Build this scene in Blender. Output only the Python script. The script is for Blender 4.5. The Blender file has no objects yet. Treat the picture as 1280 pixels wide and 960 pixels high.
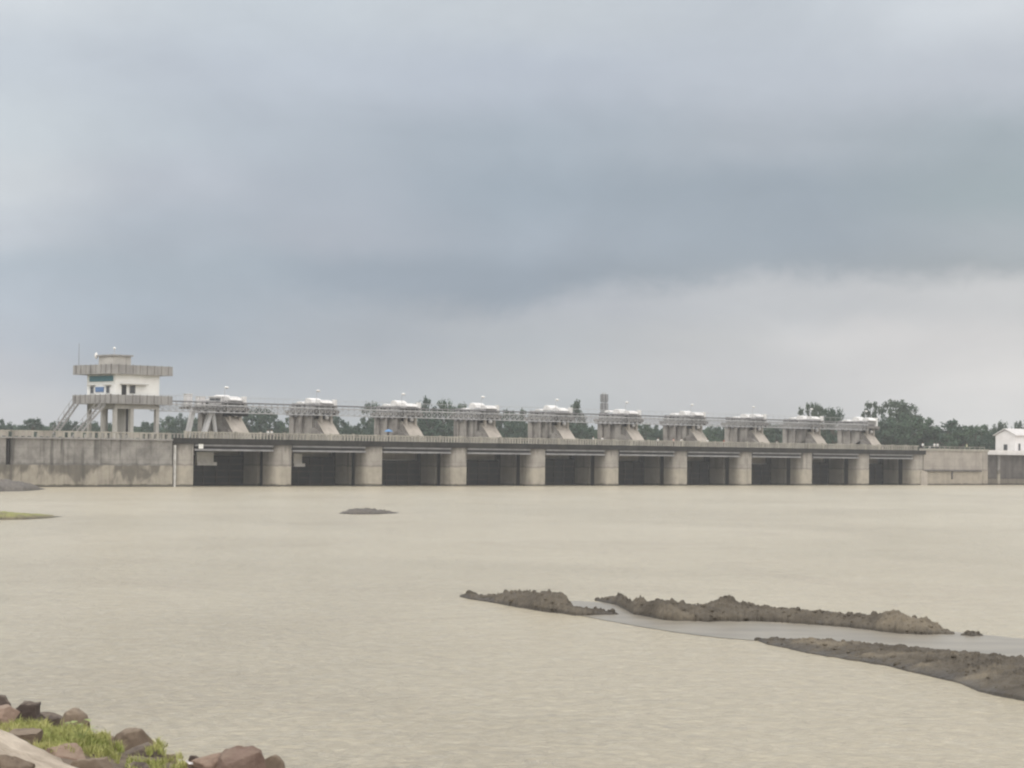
import bpy, bmesh, math, random
from mathutils import Vector, Matrix, noise

random.seed(11)
scene = bpy.context.scene
col = scene.collection
PI = math.pi
R = math.radians

# ------------------------------------------------------------------ camera
F = 2800.0                      # focal length in photo pixels (1280 wide)
CAM_H = 4.9
PITCH, ROLL = R(1.84), R(0.65)
rot = Matrix.Rotation(PI / 2 + PITCH, 3, 'X') @ Matrix.Rotation(ROLL, 3, 'Z')
cam_data = bpy.data.cameras.new("camera")
cam = bpy.data.objects.new("camera", cam_data)
col.objects.link(cam)
cam.location = (0, 0, CAM_H)
cam.rotation_euler = rot.to_euler()
cam_data.sensor_width = 36
cam_data.lens = F / 1280 * 36
cam_data.clip_start = 0.5
cam_data.clip_end = 8000
scene.camera = cam
EYE = Vector((0, 0, CAM_H))


def ray(px, py):
    return rot @ Vector(((px - 640) / F, -(py - 480) / F, -1))


def at(px, py, Y):
    d = ray(px, py)
    return EYE + d * (Y / d.y)


def gnd(px, py, z=0.0):
    d = ray(px, py)
    return EYE + d * ((z - CAM_H) / d.z)


def proj(p):
    v = rot.transposed() @ (Vector(p) - EYE)
    return 640 + F * v.x / -v.z, 480 - F * v.y / -v.z


# dam frame: x runs along the dam (away to the right), y runs back (upstream), z up
_o = at(243, 580, 320)
ORG = Vector((_o.x, _o.y, 0))
_v = ray(3449, 602)
DANG = math.atan2(_v.y, _v.x)
DD = Vector((math.cos(DANG), math.sin(DANG), 0))
DB = Vector((-math.sin(DANG), math.cos(DANG), 0))
PITCHM, BAY, PT = 18.0, 14.5, 3.5


def dam(s, D, z=0.0):
    return ORG + DD * s + DB * D + Vector((0, 0, z))


def s_of(px, D, z=6.0):
    lo, hi = -140.0, 400.0
    for _ in range(50):
        m = (lo + hi) / 2
        if proj(dam(m, D, z))[0] < px:
            lo = m
        else:
            hi = m
    return (lo + hi) / 2


# ------------------------------------------------------------------ mesh helpers
class MB:
    def __init__(self):
        self.v, self.f, self.mi = [], [], []

    def _add(self, vs, fs, mi=0):
        b = len(self.v)
        self.v += [tuple(p) for p in vs]
        self.f += [tuple(b + i for i in f) for f in fs]
        self.mi += [mi] * len(fs)
        return self

    def box(self, x0, x1, y0, y1, z0, z1, mi=0):
        vs = [(x, y, z) for z in (z0, z1) for y in (y0, y1) for x in (x0, x1)]
        return self._add(vs, [(0, 2, 3, 1), (4, 5, 7, 6), (0, 1, 5, 4), (2, 6, 7, 3), (0, 4, 6, 2), (1, 3, 7, 5)], mi)

    def prism(self, poly, axis, a, b, mi=0):
        """poly: 2D outline; axis: the axis it is extruded along from a to b."""
        n = len(poly)

        def P(p, t):
            return {'x': (t, p[0], p[1]), 'y': (p[0], t, p[1]), 'z': (p[0], p[1], t)}[axis]
        vs = [P(p, a) for p in poly] + [P(p, b) for p in poly]
        fs = [tuple(range(n)), tuple(range(2 * n - 1, n - 1, -1))]
        fs += [(i, n + i, n + (i + 1) % n, (i + 1) % n) for i in range(n)]
        return self._add(vs, fs, mi)

    def tube(self, p0, p1, r0, r1=None, n=8, mi=0):
        p0, p1 = Vector(p0), Vector(p1)
        r1 = r0 if r1 is None else r1
        d = (p1 - p0).normalized()
        a = d.orthogonal().normalized()
        b = d.cross(a)
        vs = []
        for p, r in ((p0, r0), (p1, r1)):
            for k in range(n):
                t = 2 * PI * k / n
                vs.append(p + (a * math.cos(t) + b * math.sin(t)) * r)
        fs = [(k, (k + 1) % n, n + (k + 1) % n, n + k) for k in range(n)]
        fs += [tuple(range(n - 1, -1, -1)), tuple(range(n, 2 * n))]
        return self._add(vs, fs, mi)

    def bar(self, p0, p1, w, h=None, mi=0):
        """a square bar from p0 to p1"""
        p0, p1 = Vector(p0), Vector(p1)
        h = w if h is None else h
        d = (p1 - p0).normalized()
        up = Vector((0, 0, 1)) if abs(d.z) < 0.95 else Vector((1, 0, 0))
        a = d.cross(up).normalized() * w / 2
        b = a.cross(d).normalized() * h / 2
        vs = [p + sa * a + sb * b for p in (p0, p1) for sb in (-1, 1) for sa in (-1, 1)]
        return self._add(vs, [(0, 2, 3, 1), (4, 5, 7, 6), (0, 1, 5, 4), (2, 6, 7, 3), (0, 4, 6, 2), (1, 3, 7, 5)], mi)

    def dome(self, cx, cy, cz, rx, ry, rz, nu=14, nv=6, mi=0, full=False):
        vs, fs = [], []
        lo = -PI / 2 if full else 0
        for j in range(nv + 1):
            e = lo + (PI / 2 - lo) * j / nv
            for i in range(nu):
                t = 2 * PI * i / nu
                vs.append((cx + rx * math.cos(e) * math.cos(t), cy + ry * math.cos(e) * math.sin(t), cz + rz * math.sin(e)))
        for j in range(nv):
            for i in range(nu):
                fs.append((j * nu + i, j * nu + (i + 1) % nu, (j + 1) * nu + (i + 1) % nu, (j + 1) * nu + i))
        fs.append(tuple(range(nu - 1, -1, -1)))
        return self._add(vs, fs, mi)

    def mesh(self, name, smooth=False):
        me = bpy.data.meshes.new(name)
        me.from_pydata(self.v, [], self.f)
        if any(self.mi):
            me.polygons.foreach_set("material_index", self.mi)
        bm = bmesh.new()
        bm.from_mesh(me)
        bmesh.ops.recalc_face_normals(bm, faces=bm.faces)
        bm.to_mesh(me)
        bm.free()
        if smooth:
            me.polygons.foreach_set("use_smooth", [True] * len(me.polygons))
        return me

    def build(self, name, mats, parent=None, smooth=False, bevel=0.0):
        me = self.mesh(name, smooth)
        if bevel:
            bm = bmesh.new()
            bm.from_mesh(me)
            bmesh.ops.bevel(bm, geom=list(bm.edges), offset=bevel, segments=2, affect='EDGES', clamp_overlap=True)
            bm.to_mesh(me)
            bm.free()
        return obj(name, me, mats, parent)


def obj(name, me, mats, parent=None):
    for m in (mats if isinstance(mats, (list, tuple)) else [mats]):
        me.materials.append(m)
    o = bpy.data.objects.new(name, me)
    col.objects.link(o)
    o.parent = parent
    return o


def tag(o, label=None, cat=None, group=None, kind=None):
    if label:
        o['label'] = label
    if cat:
        o['category'] = cat
    if group:
        o['group'] = group
    if kind:
        o['kind'] = kind
    return o


def empty(name, loc, rz=0.0):
    o = bpy.data.objects.new(name, None)
    col.objects.link(o)
    o.location = loc
    o.rotation_euler = (0, 0, rz)
    o.empty_display_size = 0.5
    return o


def dthing(name, s, D, z, label, cat, group=None):
    return tag(empty(name, dam(s, D, z), DANG), label, cat, group)


def copy_tree(o, parent=None):
    c = o.copy()
    col.objects.link(c)
    c.parent = parent
    for ch in list(o.children):
        copy_tree(ch, c)
    return c


ORD = ['first', 'second', 'third', 'fourth', 'fifth', 'sixth', 'seventh', 'eighth', 'ninth', 'tenth', 'eleventh']

# ------------------------------------------------------------------ materials


class NT:
    def __init__(self, tree):
        self.t = tree

    def n(self, kind, **kw):
        nd = self.t.nodes.new(kind)
        for k, v in kw.items():
            if k.startswith('_'):
                setattr(nd, k[1:], v)
        return nd

    def link(self, a, b):
        self.t.links.new(a, b)

    def val(self, sock, v):
        if hasattr(v, 'is_output') or isinstance(v, bpy.types.NodeSocket):
            self.link(v, sock)
        else:
            sock.default_value = v

    def math(self, op, a, b=0.0, c=0.0, clamp=False):
        nd = self.n('ShaderNodeMath')
        nd.operation = op
        nd.use_clamp = clamp
        self.val(nd.inputs[0], a)
        self.val(nd.inputs[1], b)
        self.val(nd.inputs[2], c)
        return nd.outputs[0]

    def mix(self, fac, a, b, blend='MIX'):
        nd = self.n('ShaderNodeMix')
        nd.data_type = 'RGBA'
        nd.blend_type = blend
        nd.clamp_factor = True
        self.val(nd.inputs[0], fac)
        self.val(nd.inputs[6], a if not isinstance(a, tuple) else (*a, 1)[:4])
        self.val(nd.inputs[7], b if not isinstance(b, tuple) else (*b, 1)[:4])
        return nd.outputs[2]

    def noise(self, vec, scale, detail=4, rough=0.55, dist=0.0):
        nd = self.n('ShaderNodeTexNoise')
        self.link(vec, nd.inputs['Vector'])
        nd.inputs['Scale'].default_value = scale
        nd.inputs['Detail'].default_value = detail
        nd.inputs['Roughness'].default_value = rough
        nd.inputs['Distortion'].default_value = dist
        return nd.outputs['Fac']

    def mapping(self, vec, scale=(1, 1, 1), loc=(0, 0, 0), rotz=0.0):
        nd = self.n('ShaderNodeMapping')
        self.link(vec, nd.inputs['Vector'])
        nd.inputs['Scale'].default_value = scale
        nd.inputs['Location'].default_value = loc
        nd.inputs['Rotation'].default_value = (0, 0, rotz)
        return nd.outputs[0]

    def smooth(self, x, a, b):
        nd = self.n('ShaderNodeMapRange')
        nd.interpolation_type = 'SMOOTHSTEP'
        self.val(nd.inputs['Value'], x)
        self.val(nd.inputs['From Min'], a)
        self.val(nd.inputs['From Max'], b)
        return nd.outputs['Result']

    def ramp(self, fac, stops, interp='LINEAR'):
        nd = self.n('ShaderNodeValToRGB')
        nd.color_ramp.interpolation = interp
        el = nd.color_ramp.elements
        while len(el) < len(stops):
            el.new(0.5)
        for e, (p, c) in zip(el, stops):
            e.position = p
            e.color = (*c, 1) if len(c) == 3 else c
        self.val(nd.inputs[0], fac)
        return nd.outputs[0]


def new_mat(name):
    m = bpy.data.materials.new(name)
    m.use_nodes = True
    t = NT(m.node_tree)
    b = m.node_tree.nodes['Principled BSDF']
    return m, t, b


def pos(t):
    return t.n('ShaderNodeNewGeometry').outputs['Position']


def rough_mat(name, c1, c2, scale=1.0, rough=0.8, bump=0.2, spec=0.3, bscale=None, metallic=0.0, use_object=False):
    m, t, b = new_mat(name)
    p = t.n('ShaderNodeTexCoord').outputs['Object'] if use_object else pos(t)
    f = t.noise(p, scale, 5, 0.6)
    f = t.smooth(f, 0.3, 0.7)
    t.link(t.mix(f, c1, c2), b.inputs['Base Color'])
    b.inputs['Roughness'].default_value = rough
    b.inputs['Specular IOR Level'].default_value = spec
    b.inputs['Metallic'].default_value = metallic
    if bump:
        bn = t.n('ShaderNodeBump')
        bn.inputs['Strength'].default_value = bump
        bn.inputs['Distance'].default_value = 0.05
        t.link(t.noise(p, bscale or scale * 4, 6, 0.65), bn.inputs['Height'])
        t.link(bn.outputs[0], b.inputs['Normal'])
    return m


def concrete(name, c1, c2, wet=None, streak=0.35, mark=3.0, blotch=0.0, lifts=True, bay_shade=None):
    """weathered concrete: mottling, run-down streaks, a flood mark with paler silted concrete under it, slime at the water"""
    def grey(c_, k):
        l_ = 0.3 * c_[0] + 0.55 * c_[1] + 0.15 * c_[2]
        return tuple(v_ + (l_ - v_) * k for v_ in c_)
    c1, c2 = grey(c1, 0.25), grey(c2, 0.25)
    wet = grey(wet, 0.15) if wet else None
    m, t, b = new_mat(name)
    p = pos(t)
    sep = t.n('ShaderNodeSeparateXYZ')
    t.link(p, sep.inputs[0])
    z = sep.outputs['Z']
    f = t.smooth(t.noise(p, 0.45, 6, 0.62), 0.32, 0.68)
    c = t.mix(f, c1, c2)
    st = t.noise(t.mapping(p, (1.1, 1.1, 0.07)), 1.0, 5, 0.6)
    st = t.smooth(st, 0.5, 0.72)
    dark = tuple(x * 0.42 for x in c1)
    c = t.mix(t.math('MULTIPLY', st, streak), c, dark)
    fine = t.smooth(t.noise(p, 3.2, 5, 0.7), 0.55, 0.8)
    c = t.mix(t.math('MULTIPLY', fine, 0.35), c, dark)
    if lifts:       # joints between the pours
        li = t.math('ABSOLUTE', t.math('SUBTRACT', t.math('FRACT', t.math('MULTIPLY', z, 0.66)), 0.5))
        li = t.smooth(li, 0.035, 0.0)
        c = t.mix(t.math('MULTIPLY', li, 0.3), c, dark)
    if wet:
        zz = t.math('ADD', z, t.math('MULTIPLY', t.math('SUBTRACT', t.noise(p, 0.9, 4), 0.5), 0.5))
        low = t.smooth(zz, mark + 0.06, mark - 0.06)
        wc = t.mix(t.smooth(t.noise(p, 0.7, 5, 0.6), 0.35, 0.7), wet, tuple(x * 0.8 for x in wet))
        wc = t.mix(t.math('MULTIPLY', st, streak * 0.5), wc, dark)
        if blotch:
            bl = t.noise(t.mapping(p, (0.32, 0.32, 0.16), (4.1, 2.3, 0)), 1.0, 4, 0.55, 0.4)
            bl = t.smooth(t.math('ADD', bl, t.math('MULTIPLY', t.math('SUBTRACT', z, 1.5), 0.05)), 0.46, 0.58)
            wc = t.mix(t.math('MULTIPLY', bl, blotch), wc, tuple(x * 0.55 for x in dark))
        c = t.mix(low, c, wc)
        line = t.smooth(t.math('ABSOLUTE', t.math('SUBTRACT', zz, mark + 0.12)), 0.22, 0.02)
        c = t.mix(t.math('MULTIPLY', line, 0.4), c, dark)
        slime = t.smooth(zz, 0.42, 0.2)
        c = t.mix(t.math('MULTIPLY', slime, 0.75), c, (0.035, 0.033, 0.025))
    if bay_shade:        # bay wall shade put into the colour, ragged edge, plus stain streaks under the deck
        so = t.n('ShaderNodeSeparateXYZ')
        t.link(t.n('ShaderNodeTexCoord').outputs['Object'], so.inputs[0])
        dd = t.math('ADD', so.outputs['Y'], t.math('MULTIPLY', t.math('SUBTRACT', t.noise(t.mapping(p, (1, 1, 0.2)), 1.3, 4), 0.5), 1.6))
        c = t.mix(t.math('MULTIPLY', t.smooth(dd, 0.1, 1.0), bay_shade), c, (0.055, 0.05, 0.045))
        c = t.mix(t.math('MULTIPLY', t.smooth(dd, 3.0, 6.5), bay_shade), c, (0.035, 0.033, 0.031))
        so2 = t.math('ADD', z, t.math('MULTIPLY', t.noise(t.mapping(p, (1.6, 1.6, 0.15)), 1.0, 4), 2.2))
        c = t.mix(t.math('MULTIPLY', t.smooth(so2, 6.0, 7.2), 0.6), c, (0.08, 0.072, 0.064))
    t.link(c, b.inputs['Base Color'])
    b.inputs['Roughness'].default_value = 0.9
    b.inputs['Specular IOR Level'].default_value = 0.2
    bn = t.n('ShaderNodeBump')
    bn.inputs['Strength'].default_value = 0.35
    bn.inputs['Distance'].default_value = 0.06
    t.link(t.noise(p, 2.5, 6, 0.65), bn.inputs['Height'])
    t.link(bn.outputs[0], b.inputs['Normal'])
    return m


M = {}
M['pier'] = concrete('pier_concrete', (0.30, 0.27, 0.235), (0.40, 0.365, 0.32), wet=(0.44, 0.395, 0.32), streak=0.85, bay_shade=0.33)
M['platform'] = concrete('platform_concrete', (0.20, 0.185, 0.17), (0.29, 0.27, 0.25), streak=0.6, lifts=False)
M['wall'] = concrete('old_wall_concrete', (0.18, 0.168, 0.154), (0.33, 0.31, 0.285), wet=(0.39, 0.35, 0.285), streak=1.0, mark=3.0, blotch=0.6)
M['wall_right'] = concrete('abutment_concrete', (0.33, 0.29, 0.25), (0.42, 0.375, 0.325), wet=(0.41, 0.36, 0.29), streak=0.25)
M['dark_wall'] = concrete('stained_wall_concrete', (0.085, 0.075, 0.072), (0.14, 0.125, 0.115), wet=(0.2, 0.175, 0.14), streak=0.6, mark=1.3)
M['upper'] = concrete('superstructure_concrete', (0.24, 0.215, 0.195), (0.41, 0.375, 0.335), streak=0.85)
M['slope'] = concrete('buttress_concrete', (0.40, 0.35, 0.29), (0.52, 0.455, 0.385), streak=0.4, lifts=False)
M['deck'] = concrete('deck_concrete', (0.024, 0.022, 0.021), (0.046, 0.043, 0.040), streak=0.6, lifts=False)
M['rail'] = concrete('railing_concrete', (0.30, 0.28, 0.235), (0.42, 0.39, 0.33), streak=0.5, lifts=False)
M['tower_conc'] = concrete('tower_concrete', (0.42, 0.395, 0.355), (0.54, 0.51, 0.46), streak=0.4, lifts=False)
M['parapet'] = concrete('parapet_concrete', (0.28, 0.265, 0.255), (0.36, 0.345, 0.33), streak=0.5, lifts=False)
M['plaster'] = rough_mat('white_plaster', (0.88, 0.88, 0.86), (0.81, 0.805, 0.78), 0.5, 0.85, 0.1)
M['plaster_cool'] = rough_mat('white_wash', (0.78, 0.76, 0.76), (0.68, 0.655, 0.65), 0.5, 0.85, 0.1)
M['white_steel'] = rough_mat('white_painted_steel', (0.82, 0.81, 0.80), (0.66, 0.645, 0.63), 0.9, 0.5, 0.05)
M['pale_steel'] = rough_mat('pale_galvanised_steel', (0.52, 0.52, 0.525), (0.42, 0.415, 0.42), 1.0, 0.6, 0.05)
M['grey_steel'] = rough_mat('grey_steel', (0.24, 0.235, 0.24), (0.17, 0.165, 0.17), 1.0, 0.6, 0.05)
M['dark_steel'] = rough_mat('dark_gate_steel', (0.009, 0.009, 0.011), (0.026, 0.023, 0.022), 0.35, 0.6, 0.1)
M['gate_rib'] = rough_mat('rusty_gate_rib', (0.022, 0.019, 0.018), (0.055, 0.043, 0.037), 0.5, 0.7, 0.1)
M['gear_grey'] = rough_mat('pale_gearbox_paint', (0.42, 0.41, 0.41), (0.30, 0.29, 0.29), 1.0, 0.6, 0.05)
M['pale_gauge'] = rough_mat('worn_gauge_paint', (0.66, 0.65, 0.63), (0.40, 0.385, 0.36), 0.9, 0.8, 0.1)
M['flange'] = rough_mat('weathered_flange_steel', (0.30, 0.295, 0.305), (0.20, 0.20, 0.205), 0.7, 0.6, 0.05)
M['dark_opening'] = rough_mat('dark_opening', (0.02, 0.02, 0.024), (0.03, 0.03, 0.034), 1.0, 0.4, 0.0)
M['glass'] = rough_mat('window_glass', (0.05, 0.055, 0.06), (0.07, 0.075, 0.08), 1.0, 0.15, 0.0, spec=0.5)
M['teal'] = rough_mat('teal_sign_paint', (0.06, 0.17, 0.21), (0.09, 0.22, 0.26), 2.5, 0.6, 0.0)
M['blue'] = rough_mat('blue_sign_paint', (0.10, 0.19, 0.38), (0.14, 0.24, 0.44), 2.0, 0.6, 0.0)
M['blue_cloth'] = rough_mat('blue_umbrella_cloth', (0.10, 0.22, 0.42), (0.13, 0.27, 0.48), 2.0, 0.6, 0.0)
M['roof'] = rough_mat('pale_roof_sheet', (0.66, 0.64, 0.63), (0.56, 0.54, 0.53), 1.0, 0.6, 0.1)
M['stair'] = rough_mat('pale_stair_concrete', (0.36, 0.35, 0.345), (0.28, 0.27, 0.265), 1.0, 0.8, 0.1)
M['skin'] = rough_mat('skin', (0.22, 0.12, 0.075), (0.25, 0.14, 0.09), 3, 0.6, 0)
M['hair'] = rough_mat('dark_hair', (0.012, 0.011, 0.01), (0.02, 0.018, 0.016), 3, 0.6, 0)
M['trousers'] = rough_mat('dark_trousers', (0.05, 0.05, 0.06), (0.08, 0.075, 0.08), 3, 0.8, 0)
M['shirt_white'] = rough_mat('white_shirt', (0.80, 0.79, 0.77), (0.74, 0.73, 0.71), 3, 0.8, 0)
M['shirt_red'] = rough_mat('rusty_red_shirt', (0.34, 0.10, 0.07), (0.40, 0.14, 0.10), 3, 0.8, 0)
M['shirt_pink'] = rough_mat('pale_pink_shirt', (0.62, 0.38, 0.33), (0.66, 0.44, 0.38), 3, 0.8, 0)
M['shirt_yellow'] = rough_mat('pale_yellow_shirt', (0.74, 0.72, 0.46), (0.68, 0.66, 0.42), 3, 0.8, 0)
M['bark'] = rough_mat('bark', (0.07, 0.055, 0.042), (0.12, 0.095, 0.075), 2, 0.9, 0.3)


def leaf_mat(name, c1, c2, c3, scale=0.35):
    m, t, b = new_mat(name)
    p = pos(t)
    f = t.smooth(t.noise(p, scale, 3), 0.35, 0.65)
    c = t.mix(f, c1, c2)
    f2 = t.smooth(t.noise(p, scale * 5, 2), 0.5, 0.75)
    c = t.mix(t.math('MULTIPLY', f2, 0.6), c, c3)
    t.link(c, b.inputs['Base Color'])
    b.inputs['Roughness'].default_value = 0.7
    b.inputs['Specular IOR Level'].default_value = 0.2
    tr = t.n('ShaderNodeBsdfTranslucent')
    t.link(c, tr.inputs[0])
    mx = t.n('ShaderNodeMixShader')
    mx.inputs[0].default_value = 0.2
    t.link(b.outputs[0], mx.inputs[1])
    t.link(tr.outputs[0], mx.inputs[2])
    t.link(mx.outputs[0], m.node_tree.nodes['Material Output'].inputs[0])
    return m


M['leaf'] = leaf_mat('broad_leaf_foliage', (0.056, 0.096, 0.060), (0.076, 0.120, 0.072), (0.095, 0.14, 0.082))
M['leaf_dark'] = leaf_mat('dark_foliage', (0.042, 0.075, 0.053), (0.058, 0.095, 0.063), (0.07, 0.11, 0.07))
M['leaf_grey'] = leaf_mat('grey_green_foliage', (0.066, 0.096, 0.066), (0.088, 0.120, 0.080), (0.10, 0.135, 0.09))
M['grass'] = leaf_mat('bank_grass', (0.25, 0.28, 0.085), (0.42, 0.42, 0.16), (0.46, 0.38, 0.21), 3.0)
M['weed'] = leaf_mat('weed_leaf', (0.27, 0.32, 0.12), (0.36, 0.41, 0.18), (0.38, 0.43, 0.22), 6.0)


def rock_mat(name, c1, c2, c3):
    m, t, b = new_mat(name)
    p = pos(t)
    f = t.smooth(t.noise(p, 3.0, 6, 0.6, 0.6), 0.32, 0.68)
    c = t.mix(f, c1, c2)
    f2 = t.smooth(t.noise(p, 9.0, 6, 0.7), 0.52, 0.72)
    c = t.mix(t.math('MULTIPLY', f2, 0.55), c, c3)
    geo = t.n('ShaderNodeNewGeometry')
    sp = t.n('ShaderNodeSeparateXYZ')
    t.link(geo.outputs['Normal'], sp.inputs[0])
    dust = t.math('MULTIPLY', t.smooth(sp.outputs['Z'], 0.35, 0.95), t.smooth(t.noise(p, 5.0, 5, 0.6), 0.4, 0.6))
    c = t.mix(t.math('MULTIPLY', dust, 0.35), c, (0.36, 0.30, 0.235))
    t.link(c, b.inputs['Base Color'])
    b.inputs['Roughness'].default_value = 0.85
    b.inputs['Specular IOR Level'].default_value = 0.25
    bn = t.n('ShaderNodeBump')
    bn.inputs['Strength'].default_value = 0.7
    bn.inputs['Distance'].default_value = 0.03
    t.link(t.noise(p, 22, 8, 0.78), bn.inputs['Height'])
    t.link(bn.outputs[0], b.inputs['Normal'])
    return m


M['rock_dark'] = rock_mat('dark_basalt', (0.080, 0.062, 0.055), (0.12, 0.095, 0.082), (0.055, 0.045, 0.042))
M['rock_brown'] = rock_mat('brown_basalt', (0.17, 0.130, 0.098), (0.23, 0.180, 0.135), (0.11, 0.085, 0.068))
M['rock_red'] = rock_mat('reddish_rock', (0.17, 0.116, 0.093), (0.26, 0.19, 0.155), (0.15, 0.10, 0.082))
M['rock_pink'] = rock_mat('pinkish_rock', (0.26, 0.18, 0.14), (0.32, 0.235, 0.185), (0.18, 0.135, 0.11))
M['rock_tan'] = rock_mat('tan_rock', (0.40, 0.335, 0.265), (0.72, 0.63, 0.52), (0.26, 0.21, 0.165))


def mud_mat(name, c1, c2, c3, green=None):
    m, t, b = new_mat(name)
    p = pos(t)
    f = t.smooth(t.noise(p, 0.9, 6, 0.6), 0.35, 0.65)
    c = t.mix(f, c1, c2)
    f2 = t.smooth(t.noise(p, 0.35, 4, 0.6), 0.52, 0.68)
    c = t.mix(t.math('MULTIPLY', f2, 0.75), c, c3)
    f3 = t.smooth(t.noise(p, 6.0, 6, 0.7), 0.5, 0.75)
    c = t.mix(t.math('MULTIPLY', f3, 0.5), c, tuple(x * 0.5 for x in c1))
    sp = t.n('ShaderNodeSeparateXYZ')
    t.link(p, sp.inputs[0])
    if green:
        g = t.smooth(sp.outputs['Z'], 0.12, 0.3)
        g = t.math('MULTIPLY', g, t.smooth(t.noise(p, 0.8, 4), 0.3, 0.5))
        c = t.mix(g, c, green)
    wet = t.smooth(t.math('ADD', sp.outputs['Z'], t.math('MULTIPLY', t.math('SUBTRACT', t.noise(p, 2.0, 4), 0.5), 0.2)), 0.17, 0.02)
    c = t.mix(t.math('MULTIPLY', wet, 0.6), c, tuple(x * 0.45 for x in c1))
    t.link(c, b.inputs['Base Color'])
    t.link(t.math('SUBTRACT', 0.8, t.math('MULTIPLY', wet, 0.35)), b.inputs['Roughness'])
    b.inputs['Specular IOR Level'].default_value = 0.35
    bn = t.n('ShaderNodeBump')
    bn.inputs['Strength'].default_value = 0.8
    bn.inputs['Distance'].default_value = 0.08
    t.link(t.noise(p, 5.0, 8, 0.7), bn.inputs['Height'])
    t.link(bn.outputs[0], b.inputs['Normal'])
    return m


M['mud'] = mud_mat('river_mud', (0.080, 0.067, 0.051), (0.126, 0.107, 0.081), (0.225, 0.190, 0.138))
M['mud_grey'] = mud_mat('grey_mud', (0.12, 0.108, 0.098), (0.16, 0.145, 0.128), (0.17, 0.15, 0.13))
M['mud_green'] = mud_mat('grassy_mud', (0.16, 0.14, 0.09), (0.21, 0.18, 0.115), (0.26, 0.23, 0.14), green=(0.25, 0.25, 0.09))
M['soil'] = mud_mat('bank_soil', (0.15, 0.115, 0.085), (0.21, 0.165, 0.12), (0.27, 0.21, 0.15))
M['earth'] = rough_mat('dry_ground', (0.12, 0.12, 0.07), (0.19, 0.17, 0.11), 0.1, 0.95, 0.2)

# water: silt-laden, almost opaque, with wind ripples
m, t, b = new_mat('muddy_water')
p = pos(t)
big = t.smooth(t.noise(t.mapping(p, (0.030, 0.018, 1)), 1.0, 5, 0.6), 0.3, 0.7)
streak = t.smooth(t.noise(t.mapping(p, (1.9, 1.0, 1), rotz=R(5)), 1.0, 6, 0.72, 0.5), 0.46, 0.68)
c = t.mix(big, (0.487, 0.430, 0.318), (0.547, 0.489, 0.370))
c = t.mix(t.math('MULTIPLY', streak, 0.42), c, (0.575, 0.525, 0.42))
cur = t.smooth(t.noise(t.mapping(p, (0.09, 0.05, 1), (3, 8, 0), R(14)), 1.0, 6, 0.62, 1.2), 0.52, 0.68)
c = t.mix(t.math('MULTIPLY', cur, 0.30), c, (0.41, 0.355, 0.265))
t.link(c, b.inputs['Base Color'])
b.inputs['Roughness'].default_value = 0.22
b.inputs['IOR'].default_value = 1.33
b.inputs['Specular IOR Level'].default_value = 0.4
h1 = t.noise(t.mapping(p, (3.2, 2.6, 1), rotz=R(13)), 1.0, 6, 0.7, 0.8)
h2 = t.noise(t.mapping(p, (1.15, 0.95, 1), rotz=R(-14)), 1.0, 5, 0.62, 0.8)
hh = t.math('ADD', t.math('MULTIPLY', h1, 0.6), h2)
bn = t.n('ShaderNodeBump')
wind = t.smooth(t.noise(t.mapping(p, (0.03, 0.02, 1), (1, 5, 0), R(-10)), 1.0, 5, 0.6, 0.8), 0.35, 0.68)
t.link(t.math('ADD', t.math('MULTIPLY', wind, 0.22), 0.68), bn.inputs['Strength'])
bn.inputs['Distance'].default_value = 0.6
t.link(hh, bn.inputs['Height'])
t.link(bn.outputs[0], b.inputs['Normal'])
M['water'] = m

# thin still water over silt between the mud bars
m, t, b = new_mat('still_shallow_water')
p = pos(t)
f = t.smooth(t.noise(t.mapping(p, (0.35, 0.7, 1)), 1.0, 4), 0.3, 0.7)
at_ = t.n('ShaderNodeAttribute')
at_.attribute_name = 'silt'
rim = t.math('ADD', at_.outputs['Fac'], t.math('MULTIPLY', t.math('SUBTRACT', t.noise(t.mapping(p, (0.8, 0.8, 1)), 1.0, 5, 0.6), 0.5), 0.7))
rim = t.smooth(rim, 0.05, 0.85)
t.link(t.mix(rim, t.mix(f, (0.24, 0.217, 0.18), (0.31, 0.28, 0.23)), (0.51, 0.453, 0.34)), b.inputs['Base Color'])
b.inputs['Roughness'].default_value = 0.28
b.inputs['IOR'].default_value = 1.33
b.inputs['Specular IOR Level'].default_value = 0.17
bn = t.n('ShaderNodeBump')
bn.inputs['Strength'].default_value = 0.1
bn.inputs['Distance'].default_value = 0.05
t.link(t.noise(t.mapping(p, (1, 3, 1)), 1.2, 4), bn.inputs['Height'])
t.link(bn.outputs[0], b.inputs['Normal'])
M['shallow'] = m

# ------------------------------------------------------------------ sky
SUN_EL, SUN_AZ = R(52), R(205)       # azimuth clockwise from +Y: behind the camera, to the left
world = bpy.data.worlds.new("World")
scene.world = world
world.use_nodes = True
wt = NT(world.node_tree)
bg = world.node_tree.nodes['Background']
sky = wt.n('ShaderNodeTexSky')
sky.sky_type = 'NISHITA'
sky.sun_disc = False
sky.sun_elevation = SUN_EL
sky.sun_rotation = SUN_AZ
sky.air_density = 1.5
sky.dust_density = 3.0
tc = wt.n('ShaderNodeTexCoord').outputs['Generated']
sp = wt.n('ShaderNodeSeparateXYZ')
wt.link(tc, sp.inputs[0])
dx, dy, dz = sp.outputs
az = wt.math('ARCTAN2', dx, dy)
el = wt.math('ARCSINE', dz)
ang = wt.n('ShaderNodeCombineXYZ')
wt.link(az, ang.inputs[0])
wt.link(wt.math('MULTIPLY', el, 1.5), ang.inputs[1])
warp1 = wt.math('SUBTRACT', wt.noise(ang.outputs[0], 9.0, 6, 0.6, 0.5), 0.5)
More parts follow.
